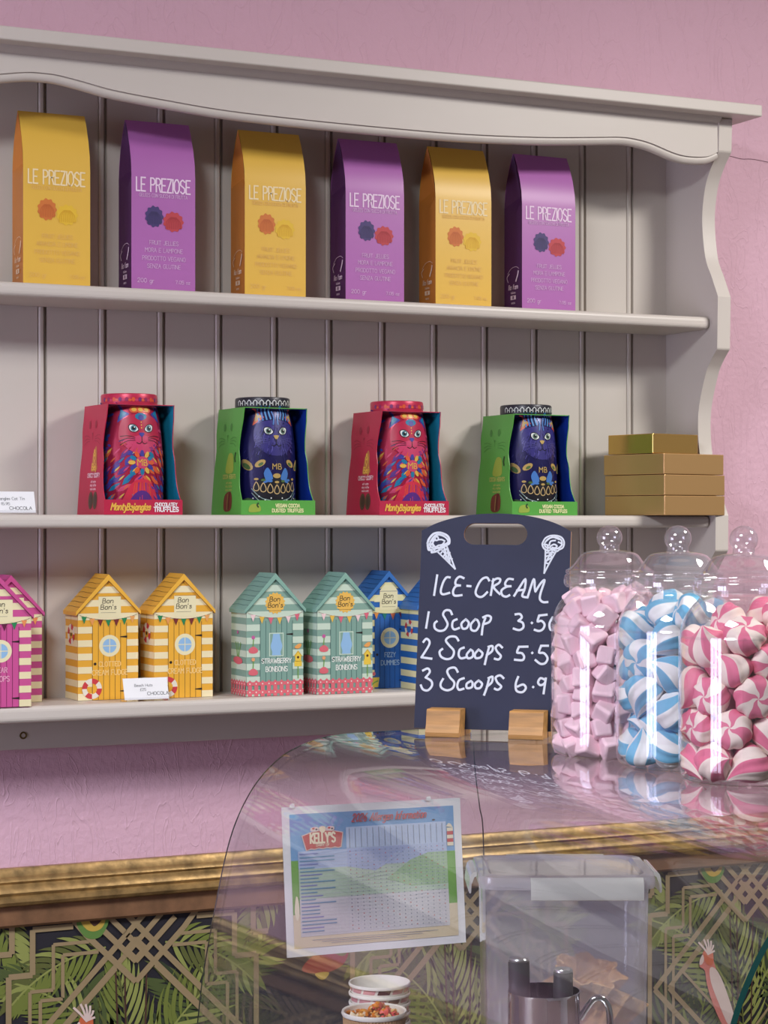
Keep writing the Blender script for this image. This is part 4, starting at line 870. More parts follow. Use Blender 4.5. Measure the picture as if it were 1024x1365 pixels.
CUBES = '316,462,123,62,33,-62,33,88 329,-21,133,0,48,-88,0,98 25,341,138,0,98,-21,0,103 434,196,133,67,67,-23,-23,98 483,-273,133,0,39,-92,0,98 559,-34,132,47,53,47,-53,98 -479,-290,136,69,-15,69,15,101 560,-9,331,71,1,71,-1,92 506,-239,347,38,38,-60,-60,106 337,-444,141,65,-29,-65,-29,106 111,549,137,7,70,-7,70,102 496,260,352,25,0,0,-97,110 127,545,350,9,9,70,70,101 -119,75,131,71,0,-71,0,96 -192,512,144,19,-68,-19,-68,109 -413,372,134,36,61,36,-61,99 -327,85,137,0,71,0,71,102 494,264,577,68,-18,68,18,104 328,-66,348,37,3,2,-93,101 -389,361,340,66,-66,24,-24,96 61,-529,141,59,59,38,38,106 337,448,321,0,-89,-46,0,95 243,-504,365,36,-61,36,61,107 -74,154,348,5,98,-21,0,106 250,307,125,97,0,0,-26,91 -131,544,360,0,22,-98,0,97 19,-545,354,61,-61,36,-36,98 560,22,532,55,-55,44,-44,99 -30,-166,141,0,-15,-99,0,106 141,537,795,49,8,87,-4,101 554,80,775,22,-69,13,-67,97 176,-275,355,29,-7,-1,-96,105 -276,-487,144,96,0,0,-26,108 -367,-423,356,36,0,0,93,94 466,310,833,9,79,-37,48,89 417,-374,557,78,-50,23,-30,99 111,549,553,6,-6,-70,70,92 324,457,694,13,51,-82,-23,92 31,353,348,38,59,38,-59,97 -554,-82,128,65,0,0,76,93 -517,-186,356,55,-55,45,-45,109 -486,279,550,50,7,3,-86,106 -514,-221,565,6,70,7,-70,90 -505,-241,755,78,0,0,-62,90 554,-79,933,7,-5,-86,50,103 -121,-342,336,20,-87,-35,-28,99 -300,-159,135,40,-58,40,58,100 91,-9,328,19,80,48,-30,97 -45,336,569,32,-65,33,60,109 -539,152,134,70,10,70,-10,99 -560,-2,636,69,6,-72,-3,108 -553,33,345,6,-70,-6,-70,101 169,124,132,61,61,36,36,97 145,-541,579,42,-57,42,57,96 519,-210,700,18,-52,82,18,99 -341,-444,564,32,-63,-32,-63,104 -7,-352,566,52,64,54,11,93 -150,-535,555,22,-67,22,67,94 543,138,1042,68,-41,53,-27,95 -503,246,758,7,-49,87,3,96 -26,-144,439,27,17,28,91,93 -283,-172,512,27,58,70,33,103 501,-248,1101,47,71,21,48,105 -316,43,508,33,9,-94,4,105 336,-448,752,19,-87,45,-8,104 -336,-436,786,63,63,33,33,108 59,89,574,14,23,73,63,101 256,208,417,34,63,3,-69,104 -98,-551,766,71,-5,-70,-5,107 238,-250,560,66,59,-29,-35,97 -289,480,527,47,-25,84,8,90 -67,556,901,63,61,-29,38,104 148,-536,897,76,21,-4,-62,100 -335,43,776,71,71,-1,1,108 363,-415,1010,47,34,-76,28,103 -208,520,734,15,46,15,-86,105 -560,-18,844,73,6,3,-68,89 -530,180,946,59,-56,-46,36,91 -505,-243,954,15,69,16,-69,100 -336,-448,1005,21,21,67,67,101 244,-489,1433,50,-57,37,53,107 -559,1,1119,19,2,-11,98,92 -434,351,979,36,46,-56,-59,95 -123,-546,979,0,-11,-99,0,96 -108,298,795,16,-10,69,-70,105 453,329,1113,83,-46,-20,25,92 474,-297,1340,22,19,59,75,98 328,427,936,27,-28,-92,-4,109 -325,-456,1207,88,0,0,47,91 298,-474,1205,5,31,-61,-73,95 31,299,1029,4,-52,85,-1,103 279,-193,959,36,-29,61,-65,89 297,473,1230,70,-64,30,-7,106 95,-552,1110,62,78,1,10,90 -215,492,1113,16,32,0,-93,108 164,534,1028,20,86,-18,45,96 75,-313,853,34,58,-48,56,104 -205,-521,1394,4,5,70,71,89 -494,-264,1166,62,34,62,-34,102 215,-450,1652,34,57,-44,60,96 220,268,648,3,92,-38,13,90 -96,-85,872,34,-66,49,-47,88 -9,560,1225,22,-26,69,64,101 280,-200,750,6,10,-99,2,90 255,482,1465,2,-20,76,-61,93 -191,173,1007,60,-61,-39,34,101 -136,-230,679,54,10,-50,-67,100 -542,-64,1361,59,29,-13,74,100 -436,-337,1427,16,-86,40,27,110 -520,204,1163,72,20,66,-7,104 6,-524,1602,8,70,8,-71,109 523,179,1311,8,-14,94,-29,108 1,546,1482,5,99,15,2,99 340,51,705,56,-82,-6,9,104 350,-294,1736,42,-52,-34,-66,91 -126,-546,1176,46,46,-54,-54,92 -395,397,1268,25,79,33,-46,94 -359,-98,977,71,-8,66,23,88 439,269,1503,5,62,38,69,105 -172,-269,957,16,98,-10,-7,88 -524,198,1391,44,47,-69,34,93 3,-560,1380,49,-50,50,51,103 553,-86,1425,14,-69,-2,71,99 -199,-81,1199,44,71,-44,-34,108 438,-343,1537,73,-57,26,-27,97 -293,167,1208,21,16,66,70,97 15,477,1696,73,15,66,-13,95 36,-360,1047,74,0,67,12,89 -540,81,1558,10,-68,-71,-17,90 -434,254,1645,73,-28,48,41,92 321,89,935,38,-57,-42,60,109 70,9,1032,55,-44,-37,60,110 491,-120,1640,78,-62,8,-9,106 -519,-167,1560,53,25,-23,77,94 -207,520,1379,67,42,49,-37,91 357,-51,1148,27,-15,-81,49,89 -422,368,1470,59,65,17,45,91 -215,475,1608,99,-7,-6,15,109 -149,-381,1832,91,4,37,-19,103 -442,28,1765,46,-54,-18,-68,98 -325,-369,1666,84,5,33,-43,109 219,-250,1184,20,-28,83,-44,92 444,147,1714,92,-34,0,21,107 193,-318,1905,74,-64,-18,3,100 97,5,787,10,72,-68,-2,95 334,362,1665,68,-47,56,9,94 319,219,1877,77,41,-47,-16,102 168,373,1831,68,64,-34,7,110 -360,-203,1823,10,-22,89,-39,105 -109,368,1883,24,1,69,-68,100 -256,322,1827,27,-53,-22,-78,89 -310,113,1443,41,-48,49,-60,108 -353,174,1863,39,-53,-24,-72,108 -162,333,1399,59,36,54,-48,96 65,-400,1840,12,3,71,-69,98 -268,-123,1442,10,98,-9,14,101 236,241,1095,24,-6,18,95,89 212,63,1207,80,-26,-54,-9,93 142,-271,1459,47,-29,-54,64,101 52,327,1286,80,58,12,8,108 375,3,1899,26,72,-60,23,107 314,-72,1410,40,69,-30,-52,101 -83,-335,1257,44,50,-56,-50,108 -88,325,1840,61,-21,76,9,100 81,-131,1258,17,79,-39,45,91 55,-312,1706,73,29,-11,-61,94 8,-49,1530,4,-67,-40,62,108 -126,273,1635,75,62,21,6,104 88,329,1540,55,-20,14,80,94 -125,-310,1532,82,-31,43,21,99 194,175,1413,65,46,-54,-26,92 -328,-107,1640,30,53,-22,76,94 172,207,1717,38,-91,-17,7,99 -47,35,1307,68,-9,-45,-57,94 290,71,1598,37,91,16,8,96 -250,82,1787,4,34,89,-30,97 282,-129,1709,8,30,36,88,99'
BLUES = '497,-119,184,3,-46,-74,-49,89 -502,-44,205,11,-6,3,99,93 143,470,249,48,60,36,-53,105 -315,-363,259,17,-14,62,-76,107 -384,310,221,59,-53,52,31,100 31,-507,195,18,87,-5,46,95 -57,124,184,10,75,45,-48,88 458,224,244,23,-81,51,-19,99 -34,-167,394,48,-27,-34,76,88 -167,431,492,60,-25,-53,55,109 330,-378,338,49,-71,5,50,100 -300,40,516,71,-51,-43,22,109 182,124,467,11,11,92,-36,100 -289,-398,690,47,16,32,-80,110 254,424,677,41,-38,76,-34,101 83,-500,612,77,11,-44,45,99 -418,310,772,15,-29,-84,-43,90 469,-143,599,13,30,-60,73,107 53,-117,753,96,22,-16,0,97 465,218,863,56,-79,26,8,95 38,-494,971,36,85,18,33,105 -85,491,868,19,7,14,97,99 353,-382,842,41,90,12,-5,88 -480,-46,851,9,75,-65,-9,106 18,156,1002,81,-40,9,41,107 -332,-368,1119,60,34,-42,-59,106 -333,349,1156,98,-16,6,8,105 327,-376,1263,73,33,-33,50,104 -462,-8,1270,70,9,55,44,102 494,-100,1003,43,-4,58,69,92 -88,-93,1283,87,-41,9,-27,93 276,386,1171,29,50,38,-72,106 -23,-498,1395,71,-70,-4,-8,101 -50,250,1362,36,83,-38,18,91 491,49,1327,39,78,-16,46,108 -417,247,1540,60,6,74,-31,108 312,377,1569,22,-23,-85,-43,109 -381,-348,1466,20,75,-50,-39,95 -86,502,1601,1,-37,87,33,98 152,-141,1545,27,65,-70,13,109 -208,-64,1742,18,39,-1,90,101 453,-8,1714,3,-17,93,-31,95 -92,-420,1760,58,20,79,-4,104 6,206,1809,15,68,-68,23,100'
PINKS = '448,-209,217,5,-10,86,-49,108 -456,185,201,28,83,25,-40,98 167,466,223,11,-13,-74,66,101 -219,-425,219,12,-91,1,41,104 -213,470,191,37,-64,-58,33,92 189,-465,216,2,-46,-59,67,97 -109,-30,214,55,8,74,37,92 438,203,272,24,-10,-51,-82,108 -14,-506,517,28,81,-51,6,101 -13,441,572,9,78,56,-24,110 371,-364,566,67,17,28,-67,89 -380,318,573,30,-52,-56,57,107 132,-31,460,13,-16,98,-2,106 -470,-170,259,36,33,45,-74,102 -163,5,768,54,50,-67,-8,104 116,-301,796,27,30,83,37,96 -520,-12,590,21,-70,20,-66,89 501,-21,611,77,23,-55,-25,89 -361,-323,586,60,-64,46,-15,100 380,313,648,22,-38,-62,65,103 -185,-449,951,63,-67,-11,-38,107 -52,517,943,4,-23,93,28,90 437,-251,890,45,82,27,-23,97 -413,267,993,31,-85,-43,6,110 150,179,900,43,86,21,19,102 -486,-138,944,70,-32,63,-13,98 -37,342,1214,34,-22,66,64,93 19,-115,1160,52,-15,-19,-82,101 -263,52,1246,5,46,-36,-81,89 484,60,1067,6,98,-6,19,105 -378,-342,1244,79,5,-36,-49,90 313,415,1200,91,-19,27,-26,91 298,-395,1203,3,77,59,-23,96 -341,345,1445,72,53,45,5,109 266,105,1411,88,33,14,-32,101 -492,-54,1484,31,-21,-33,87,105 102,501,1470,44,-44,-78,-9,95 -16,-481,1328,65,-56,-12,-49,93 3,-124,1554,23,25,57,75,97 479,-179,1439,69,-36,-60,19,91 -260,-374,1567,35,-71,60,8,104 396,182,1748,12,77,-27,56,107 272,-415,1628,56,42,18,69,100 406,-110,1778,30,-89,5,-35,91 -28,203,1695,60,-6,79,-9,101'

# ------------------------------------------------------------------ chalkboard on two wooden feet
BB, BT = math.radians(-41), math.radians(9)
sign = thing('chalkboard_sign', 'dark chalkboard price sign with ice cream lettering standing in two wooden feet', 'chalkboard', (1.2069, -.6509, ZT), BB)
tilt = lambda a, q, d=0: Vector((a, q*math.sin(BT)+d*math.cos(BT), .008+q*math.cos(BT)-d*math.sin(BT)))
SLATE = mat('chalkboard_slate', (51, 55, 77), .6, spec=.22, bump=.03, bscale=12, var=.04); MDF = mat('board_edge', (168, 132, 108), .6)
b = MB(); cx, TH = .1013, .0055
arcL = cat([(0, .2640), (.020, .2740), (.045, .2815), (.072, .2858), (cx, .2872)], 5); arcR = cat([(cx, .2872), (.131, .2856), (.158, .2812), (.183, .2735), (.2028, .2632)], 5)
sl = lambda a0, a1, n=12: [(.0145*math.cos(a0+(a1-a0)*k/n), .0145*math.sin(a0+(a1-a0)*k/n)) for k in range(n+1)]
sL = [(cx-.0286+x, .2596+y) for x, y in sl(PI/2, 3*PI/2)]; sR = [(cx+.0286+x, .2592+y) for x, y in sl(PI/2, -PI/2)]
halfL = [(cx, 0), (0, 0)]+arcL+[(cx, .2741)]+sL+[(cx, .2451)]; halfR = [(cx, .2451)]+sR[::-1]+[(cx, .2741)]+arcR+[(.2028, 0), (cx, 0)]
for h in (halfL, halfR):
    b.poly([tilt(x, y, 0) for x, y in h][::-1], SLATE); b.poly([tilt(x, y, TH) for x, y in h], SLATE)
def wall(pts, m):
    n = len(pts); b.add([tilt(x, y, d) for d in (0, TH) for x, y in pts], [(i, i+1, n+i+1, n+i) for i in range(n-1)], m)
wall([(cx, 0), (0, 0)]+arcL+arcR[1:]+[(.2028, 0), (cx, 0)], MDF); wall(sL+[sR[-1]][:0]+sR[::-1]+[sL[0]], MDF)
CHALK = mat('chalk_pen', (222, 230, 240), .6)
CS = lambda a, q, l=0: tilt(a, q, -.0003-.00008*l)
for k, st in enumerate(STROKES.split(';')):
    pts = [tuple(float(v)*1e-4 for v in p.split(',')) for p in st.split()]
    b.ribbon(CS, cat(pts, 4) if len(pts) > 2 else pts, .0030 if k < 53 else .0022, CHALK, 1+(k % 3)*.3)
b.build('board', sign)
OAK = mat('oak_foot', (178, 132, 76), .5, var=.16, bscale=22, bump=.05)
nt = OAK.node_tree; tn = [n for n in nt.nodes if n.type == 'TEX_NOISE'][0]; mpn = nt.nodes.new('ShaderNodeMapping'); mpn.inputs['Scale'].default_value = (.6, 5, 5)
tcn = [n for n in nt.nodes if n.type == 'TEX_COORD'][0]; nt.links.new(tcn.outputs['Object'], mpn.inputs['Vector']); nt.links.new(mpn.outputs['Vector'], tn.inputs['Vector'])
for a in (.0465, .1570):
    f = MB(); sy = lambda z: (z-.008)*math.tan(BT)
    pf = [(-.034, 0), (-.0345, .006), (-.030, .016), (-.026, .034), (-.0248, .0355), (sy(.036)-.0012, .0355), (sy(.0075)-.0012, .0075), (sy(.0075)+.0068, .0075), (sy(.036)+.0068, .0355), (.030, .0355), (.034, .004), (.034, 0)]
    f.prism(pf, YZ, -.0225, .0225, OAK); f.build('foot', sign, (a, 0, 0), bevel=.0008, bseg=2)

# ------------------------------------------------------------------ sweet jars
JG = glass('jar_plastic', (.985, .985, .99), .07); JL = glass('jar_lid_plastic', (.965, .96, .97), .15, haze=.085, hazecol=(235, 230, 240))
JP = [(0, .0022), (.030, .0012), (.052, .0), (.0620, .0012), (.0680, .0055), (.0703, .0125), (.0706, .03), (.0706, .145), (.0700, .155), (.0675, .168), (.0630, .179), (.0560, .189), (.0500, .195), (.0478, .199), (.0475, .2075)]
LP = [(.0492, .2010), (.0520, .2015), (.0545, .2045), (.0552, .2085), (.0552, .2120), (.0545, .2150), (.0528, .2168), (.0520, .2180), (.0532, .2200), (.0524, .2222), (.0490, .2240), (.0445, .2275), (.0405, .2325), (.0372, .2375), (.0335, .2415), (.0280, .2440), (.0200, .2455), (.0135, .2462), (.0118, .2480), (.0120, .2500)]
KN = [(.0155*math.sin(t), .2615-.0150*math.cos(t)) for t in [.85+(PI-.85)*k/18 for k in range(19)]]
def sm(prof, n=4):
    o = cat(prof, n); return [(max(0, r), z) for r, z in o]
def jar():
    root = thing('sweet_jar', 'x', 'jar', (0, 0, 0))
    b = MB(); b.lathe(sm(JP), JG, 64, caps=False); b.build('jar_body', root, smooth=80)
    b = MB(); b.lathe([(r-.0016, z+.0012) for r, z in sm(JP[6:13])], JG, 64, caps=False); b.build('inner_wall', root, smooth=80)
    b = MB(); b.lathe(sm(LP)+KN, JL, 64, caps=False); b.build('lid', root, smooth=80)
    return root
JPOS = [(1.3185, -.960), (1.3225, -1.1025), (1.3140, -1.2440)]
j0 = jar(); j0.location = (*JPOS[0], ZT); tag(j0, 'clear lidded sweet jar of small pink marshmallows, next to the chalkboard', None, 'clear sweet jars in a row')
dup(j0, (*JPOS[1], ZT), .4, 'clear lidded sweet jar of blue and white twists, middle of the row', 'clear sweet jars in a row')
dup(j0, (*JPOS[2], ZT), .9, 'clear lidded sweet jar of pink and white twists, nearest and rightmost', 'clear sweet jars in a row')
rnd = random.Random(2)
def marsh(seed):
    r = random.Random(seed); b = MB(); h = .0115
    b.box(-h, h, -h*.92, h*.92, -h*1.05, h*1.05, mat('marshmallow', (248, 214, 224), .8, spec=.2, bump=.12, bscale=120)); b.V = [(x*(1+r.uniform(-.10, .10)), y*(1+r.uniform(-.10, .10)), z*(1+r.uniform(-.10, .10))) for x, y, z in b.V]
    o = b.build('marshmallow', None, smooth=60, bevel=.0032, bseg=3)
    return tag(o, 'small pale pink marshmallow cube piled in the sweet jar beside the chalkboard', 'marshmallow', 'pink marshmallow cubes in the jar')
def twist(kind, seed):
    r = random.Random(seed); R = .0425
    c1 = mat('twist_'+kind, (118, 186, 220) if kind == 'blue' else (228, 122, 152), .62, spec=.25); c2 = mat('twist_white_'+kind, (238, 240, 240) if kind == 'blue' else (246, 228, 218), .62, spec=.25)
    pr = cat([(.001, -.41), (.20, -.415), (.36, -.385), (.455, -.29), (.50, -.15), (.475, .02), (.385, .20), (.25, .36), (.13, .50), (.055, .60), (.004, .66)], 3)
    b = MB(); seg = 48; tw = r.uniform(.7, 1.7)*r.choice((1, 1, -1))
    af = lambda q, z: tw*z/R+(max(0, .22-q)*4 if z < 0 else 0)
    b.lathe([(q, R*z) for q, z in pr], None, seg, rf=lambda q, z, a: R*q*(1+.05*math.cos(8*(a-af(q, z)))), caps=False, mf=lambda i, k: c1 if (k % 12) < 6 else c2, af=af)
    bx, by = r.uniform(-.35, .35), r.uniform(-.35, .35)
    b.V = [(x+bx*max(0, z)**2/R*1.1, y+by*max(0, z)**2/R*1.1, z) for x, y, z in b.V]
    o = b.build('marshmallow_twist', None, smooth=70)
    return tag(o, 'blue and white striped marshmallow twist in the middle sweet jar' if kind == 'blue' else 'pink and white striped marshmallow twist in the rightmost sweet jar', 'sweet', 'blue twists in the jar' if kind == 'blue' else 'pink twists in the jar')
def fill(data, makers, pos, jumble=False):
    used = set()
    for i, rec in enumerate(data.split()):
        v = [float(q) for q in rec.split(',')]; k = i % len(makers)
        if k in used: o = makers[k].copy(); COL.objects.link(o)
        else: o = makers[k]; used.add(k)
        o.location = (pos[0]+v[0]*1e-4, pos[1]+v[1]*1e-4, ZT+v[2]*1e-4); o.rotation_mode = 'QUATERNION'; o.rotation_quaternion = Quaternion([q*.01 for q in v[3:7]]).normalized()
        if jumble: o.rotation_quaternion = Quaternion((rnd.gauss(0, 1), rnd.gauss(0, 1), rnd.gauss(0, 1)), rnd.uniform(.3, 1.1)) @ o.rotation_quaternion
        o.scale = (v[7]*.01,)*3
fill(CUBES, [marsh(k) for k in range(4)], JPOS[0], True)
fill(BLUES, [twist('blue', k) for k in range(3)], JPOS[1])
fill(PINKS, [twist('pink', 10+k) for k in range(3)], JPOS[2])

# ------------------------------------------------------------------ inside the counter
ZD = .8003
# paper cups
CW = mat('cup_white', (240, 236, 228), .5); CPK = mat('cup_pink', (214, 150, 158), .5); CDK = mat('cup_plum', (84, 46, 58), .5); KRAFT = mat('kraft_ripple', (176, 140, 100), .7)
def cup(h_=.060, r0=.0265, r1=.0345):
    root = thing('paper_cup', 'x', 'paper cup', (0, 0, 0)); b = MB()
    pr = [(0, .004), (r0, .004), (r0, 0), (r0+.0006, 0), (r1-.0002, h_-.0035), (r1+.0016, h_-.0035), (r1+.0020, h_-.0015), (r1+.0012, h_), (r1-.0004, h_-.0006), (r0-.0006, .006), (0, .006)]
    b.lathe(pr, CW, 48, caps=False)
    S = lambda a, q, l=0: (lambda rr: Vector((rr*math.sin(a/.034), -rr*math.cos(a/.034), q)))(r0+(r1-r0)*q/h_+.0006+.0001*l)
    for k in range(12):
        a0 = -.1068+k*.0178
        for row in range(3):
            z0 = h_-.0090-row*.014; m = (CPK, CDK, CPK, CPK)[(k+row*2) % 4]; aa = [a0+.0145*q/5 for q in range(6)]
            b.shape(S, [(a, z0) for a in aa]+[(a+.002, z0+.0050) for a in aa[::-1]], m, 1, 1)
    b.build('cup_body', root, smooth=40)
    return root
c0 = None
top = .9606
cl_ = ['white paper cup with pink and plum dashes at the top of the stack', 'second paper cup from the top of the dashed stack', 'third paper cup from the top of the dashed stack', 'fourth paper cup from the top of the dashed stack', 'fifth paper cup from the top of the dashed stack', 'sixth paper cup from the top of the dashed stack', 'seventh paper cup from the top of the dashed stack', 'eighth paper cup from the top of the dashed stack', 'ninth paper cup from the top of the dashed stack', 'lowest paper cup of the dashed stack inside the counter']
N_ = len(cl_)
pitch = (top-ZD-.060)/(N_-1)
for k in range(N_):
    loc = (1.0333, -.9117, top-.060-k*pitch)
    if c0 is None: c0 = cup(); o = c0; o.location = loc
    else: o = dup(c0, loc, .35*k)
    tag(o, cl_[k], 'paper cup', 'stacked paper cups in the counter')
kc = thing('topping_cup', 'brown ripple paper cup of orange and red toppings, in front of the cup stack', 'paper cup', (.9920, -.9850, ZD))
b = MB(); hk = .1466; r0, r1 = .0290, .0352
b.lathe([(r0-.002, 0), (r0, .001), (r1, hk-.006)], KRAFT, 180, rf=lambda r, z, a: r+.0006*math.cos(60*a), caps=False); b.build('ripple_sleeve', kc, smooth=60)
b = MB(); b.lathe([(0, .003), (r0-.003, .002), (r1-.0012, hk-.006), (r1+.0010, hk-.0055), (r1+.0022, hk-.003), (r1+.0012, hk), (r1-.001, hk-.001), (r1-.0022, hk-.010), (r0-.0035, .005), (0, .005)], CW, 48, caps=False); b.build('cup_liner', kc, smooth=50)
TC = [mat('topping_%d' % k, c, .45) for k, c in enumerate(((246, 150, 52), (232, 104, 96), (248, 206, 136), (216, 76, 104), (248, 228, 196), (240, 170, 70)))]
b = MB(); rt = random.Random(6)
for k in range(210):
    a, q = rt.uniform(0, 2*PI), rt.random()**.5*.0315; hgt = .0065*(1-(q/.0335)**2)+.0030*math.sin(3*a)+(.0065 if math.cos(a) > .1 else 0)*(1-(q/.034)**2)
    c = Vector((q*math.cos(a), q*math.sin(a), hk-.0125+hgt+rt.uniform(0, .004))); rr = rt.uniform(.0014, .0040)
    m = TC[rt.choice((0, 0, 5, 2, 4) if math.cos(a) < 0 else (0, 1, 1, 3, 5, 2))]
    M_ = Matrix.Rotation(rt.uniform(0, 6), 3, Vector((rt.random(), rt.random(), rt.random()+.1)).normalized())
    b.add([c+M_ @ Vector(v)*rr for v in ((1.4, 0, 0), (-1.4, 0, 0), (0, 1, 0), (0, -1, 0), (0, 0, .9), (0, 0, -.9))], [(0, 2, 4), (2, 1, 4), (1, 3, 4), (3, 0, 4), (2, 0, 5), (1, 2, 5), (3, 1, 5), (0, 3, 5)], m)
o = b.build('candy_topping', None, (.9920, -.9850, ZD), smooth=80); tag(o, 'heap of orange and red candy crumbs in the brown ripple cup', 'topping', None, 'stuff')

# steel jug with two ice cream scoops
CHR = mat('polished_steel', (205, 205, 208), .05, 1.)
JX, JY, JH = 1.0730, -1.2290, 1.0114-ZD
jug = thing('steel_jug', 'polished steel jug holding two ice cream scoops, in front of the plastic tub', 'jug', (JX, JY, ZD))
b = MB(); b.lathe([(0, 0), (.036, 0), (.0385, .004), (.0388, .05), (.0378, .12), (.0374, JH-.003), (.0380, JH), (.0368, JH), (.0366, JH-.004), (.0372, .12), (.037, .006), (0, .004)], CHR, 72, caps=False); b.build('jug_body', jug, smooth=40)
hd_ = Vector((.86, -.36, 0)).normalized()
b = MB(); b.tube(cat([hd_*.0375+Vector((0, 0, JH-.030)), hd_*.052+Vector((0, 0, JH-.010)), hd_*.0640+Vector((0, 0, JH-.012)), hd_*.069+Vector((0, 0, JH-.03)), hd_*.066+Vector((0, 0, JH-.08)), hd_*.055+Vector((0, 0, JH-.13)), hd_*.0375+Vector((0, 0, JH-.15))], 6), .0036, CHR, 12); b.build('handle', jug, smooth=60)
BLK = mat('scoop_grip', (58, 56, 60), .45); CAP = mat('scoop_cap', (190, 190, 194), .25, .9)
def scoop(foot, head, r, label):
    f_, h_ = Vector(foot), Vector(head); t = (h_-f_).normalized(); L_ = (h_-f_).length
    root = thing('ice_cream_scoop', label, 'scoop', foot, 0, 'ice cream scoops in the jug'); root.rotation_mode = 'QUATERNION'; root.rotation_quaternion = Vector((0, 0, 1)).rotation_difference(t)
    b = MB(); b.lathe([(r*.8, L_*.55), (r*1.02, L_*.58), (r, L_-.004), (r*.99, L_-.001)], BLK, 32, caps=True); b.build('grip', root, smooth=40)
    b = MB(); b.lathe([(r*.98, L_-.0012), (r*1.0, L_+.0008), (r*.9, L_+.0024), (0, L_+.0030)], CAP, 32, caps=False); b.build('end_cap', root, smooth=40)
    b = MB(); b.lathe([(.004, .035), (.0042, L_*.56)], CAP, 20); b.lathe([(0, .002), (.007, .004), (.0105, .010), (.0115, .020), (.0105, .024), (.0098, .020), (.005, .009), (0, .006)], CAP, 28, caps=False); b.build('scoop_head', root, smooth=40)
scoop((JX-.0165, JY+.0150, ZD+.006), (JX-.0200, JY+.0180, 1.0415), .0112, 'black-handled ice cream scoop on the left in the steel jug, standing taller')
scoop((JX+.0150, JY-.0105, ZD+.006), (JX+.0165, JY-.0115, 1.0325), .0102, 'ice cream scoop with a shiny silver handle end on the right in the steel jug')

# frosted tub with a clip-on lid, wafer baskets inside
TUB = glass('frosted_plastic', (.92, .92, .96), .05, .08, haze=.33, hazecol=(225, 222, 238)); LIDM = glass('tub_lid_plastic', (.95, .95, .97), .06, .05, haze=.58, hazecol=(228, 224, 236)); CLIP = glass('tub_clip_plastic', (.95, .95, .97), (.14), .06, haze=.86, hazecol=(244, 244, 240))
TX, TY, TR = 1.2260, -1.0040, math.radians(-24.5)
TW, TD, TH_ = .1900, .150, 1.088-ZD
tub = thing('plastic_tub', 'tall frosted plastic tub with a clip-on lid and wafers inside', 'tub', (TX, TY, ZD), TR)
def rrect(hw, hd, r, n=6):
    o = []
    for cx_, cy_, a0 in ((hw-r, -hd+r, -PI/2), (hw-r, hd-r, 0), (-hw+r, hd-r, PI/2), (-hw+r, -hd+r, PI)):
        o += [(cx_+r*math.cos(a0+PI/2*k/n), cy_+r*math.sin(a0+PI/2*k/n)) for k in range(n+1)]
    return o
def loft(b, rings, m, cap0=True, cap1=True):
    n = len(rings[0][0]); vs = [(x, y, z) for o, z in rings for x, y in o]
    b.add(vs, [(i*n+k, i*n+(k+1) % n, (i+1)*n+(k+1) % n, (i+1)*n+k) for i in range(len(rings)-1) for k in range(n)], m)
    if cap0: b.poly(vs[:n][::-1], m)
    if cap1: b.poly(vs[-n:], m)
b = MB(); hw, hd = TW/2, TD/2
loft(b, [(rrect(hw-.008, hd-.008, .016), 0), (rrect(hw-.005, hd-.005, .018), .004), (rrect(hw-.001, hd-.001, .018), TH_-.004), (rrect(hw+.003, hd+.003, .020), TH_-.002), (rrect(hw+.003, hd+.003, .020), TH_)], TUB, True, False); b.build('tub_body', tub, smooth=40)
b = MB(); loft(b, [(rrect(hw+.005, hd+.005, .020), TH_-.006), (rrect(hw+.0065, hd+.0065, .022), TH_+.003), (rrect(hw+.005, hd+.005, .020), TH_+.008), (rrect(hw-.006, hd-.006, .018), TH_+.009), (rrect(hw-.010, hd-.010, .016), TH_+.0055)], LIDM, False, True); b.build('lid', tub, smooth=30)
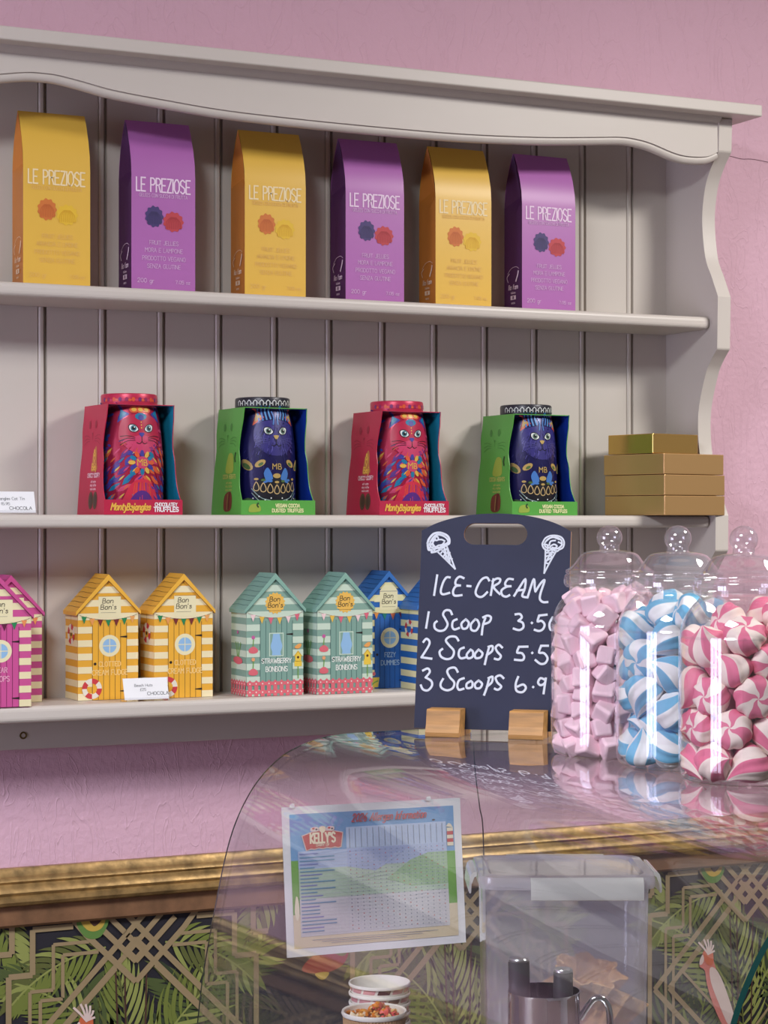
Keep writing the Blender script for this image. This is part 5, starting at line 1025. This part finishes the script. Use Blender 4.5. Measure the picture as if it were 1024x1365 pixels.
for (x, y, rz, wd) in ((.020, -hd-.0072, 0, .128), (-hw-.0072, 0, -PI/2, .085), (hw+.0072, 0, PI/2, .085), (0, hd+.0072, PI, .118)):
    b = MB(); fl_ = [(.0, .0085), (-.004, .0080), (-.0068, .0050), (-.0082, .0), (-.0088, -.006), (-.0094, -.0125), (-.0090, -.0155), (-.0076, -.0165), (-.0066, -.0155), (-.0060, -.006), (-.003, .002), (0, .004)]
    b.prism(fl_, YZ, -wd/2, wd/2, CLIP)
    b.build('lid_clip', tub, (x, y, TH_), (0, 0, rz) if rz != -PI/2 else (0, 0, -PI/2), smooth=40)
WAF = mat('wafer', (238, 176, 112), .7, bump=.9, bscale=140, var=.16)
def wafer():
    b = MB(); pr = cat([(.012, 0), (.020, .006), (.026, .022), (.034, .045), (.043, .066)], 3)
    up = [(r, z) for r, z in pr]; dn = [(r-.0022, z+.0008) for r, z in pr[::-1]]
    b.lathe(up+dn, WAF, 90, rf=lambda r, z, a: r*(1+(.15*math.cos(7*a)+.05*math.cos(15*a+1)+.04*math.cos(31*a))*min(1, max(0, z)/.05)), caps=False)
    return b.build('wafer_basket', None, smooth=50)
w0 = wafer(); ct, st_ = math.cos(TR), math.sin(TR)
def inside(x, y, z): return (TX+x*ct-y*st_, TY+x*st_+y*ct, z)
WL = ['wafer basket sticking up highest at the left of the tub', 'wafer basket leaning at the right side of the tub', 'wafer basket lying low at the right of the tub', 'wafer basket at the back of the tub', 'wafer basket at the bottom of the tub on the left', 'wafer basket at the bottom of the tub on the right']
for k, (x, y, z, ex, ey, ez) in enumerate(((.020, -.014, .924, .30, -.05, .3), (.036, -.024, .898, .34, .30, 1.), (.046, -.018, .852, .6, .4, 2), (.004, .024, .895, -.5, -.2, .5), (-.045, .0, ZD+.004, 0, 0, 0), (.045, .002, ZD+.004, 0, 0, 1))):
    o = w0 if k == 0 else w0.copy()
    if k: COL.objects.link(o)
    o.location = inside(x, y, z); o.rotation_euler = (ex, ey, ez); o.scale = (.9,)*3; tag(o, WL[k], 'wafer basket', 'wafer baskets in the tub')
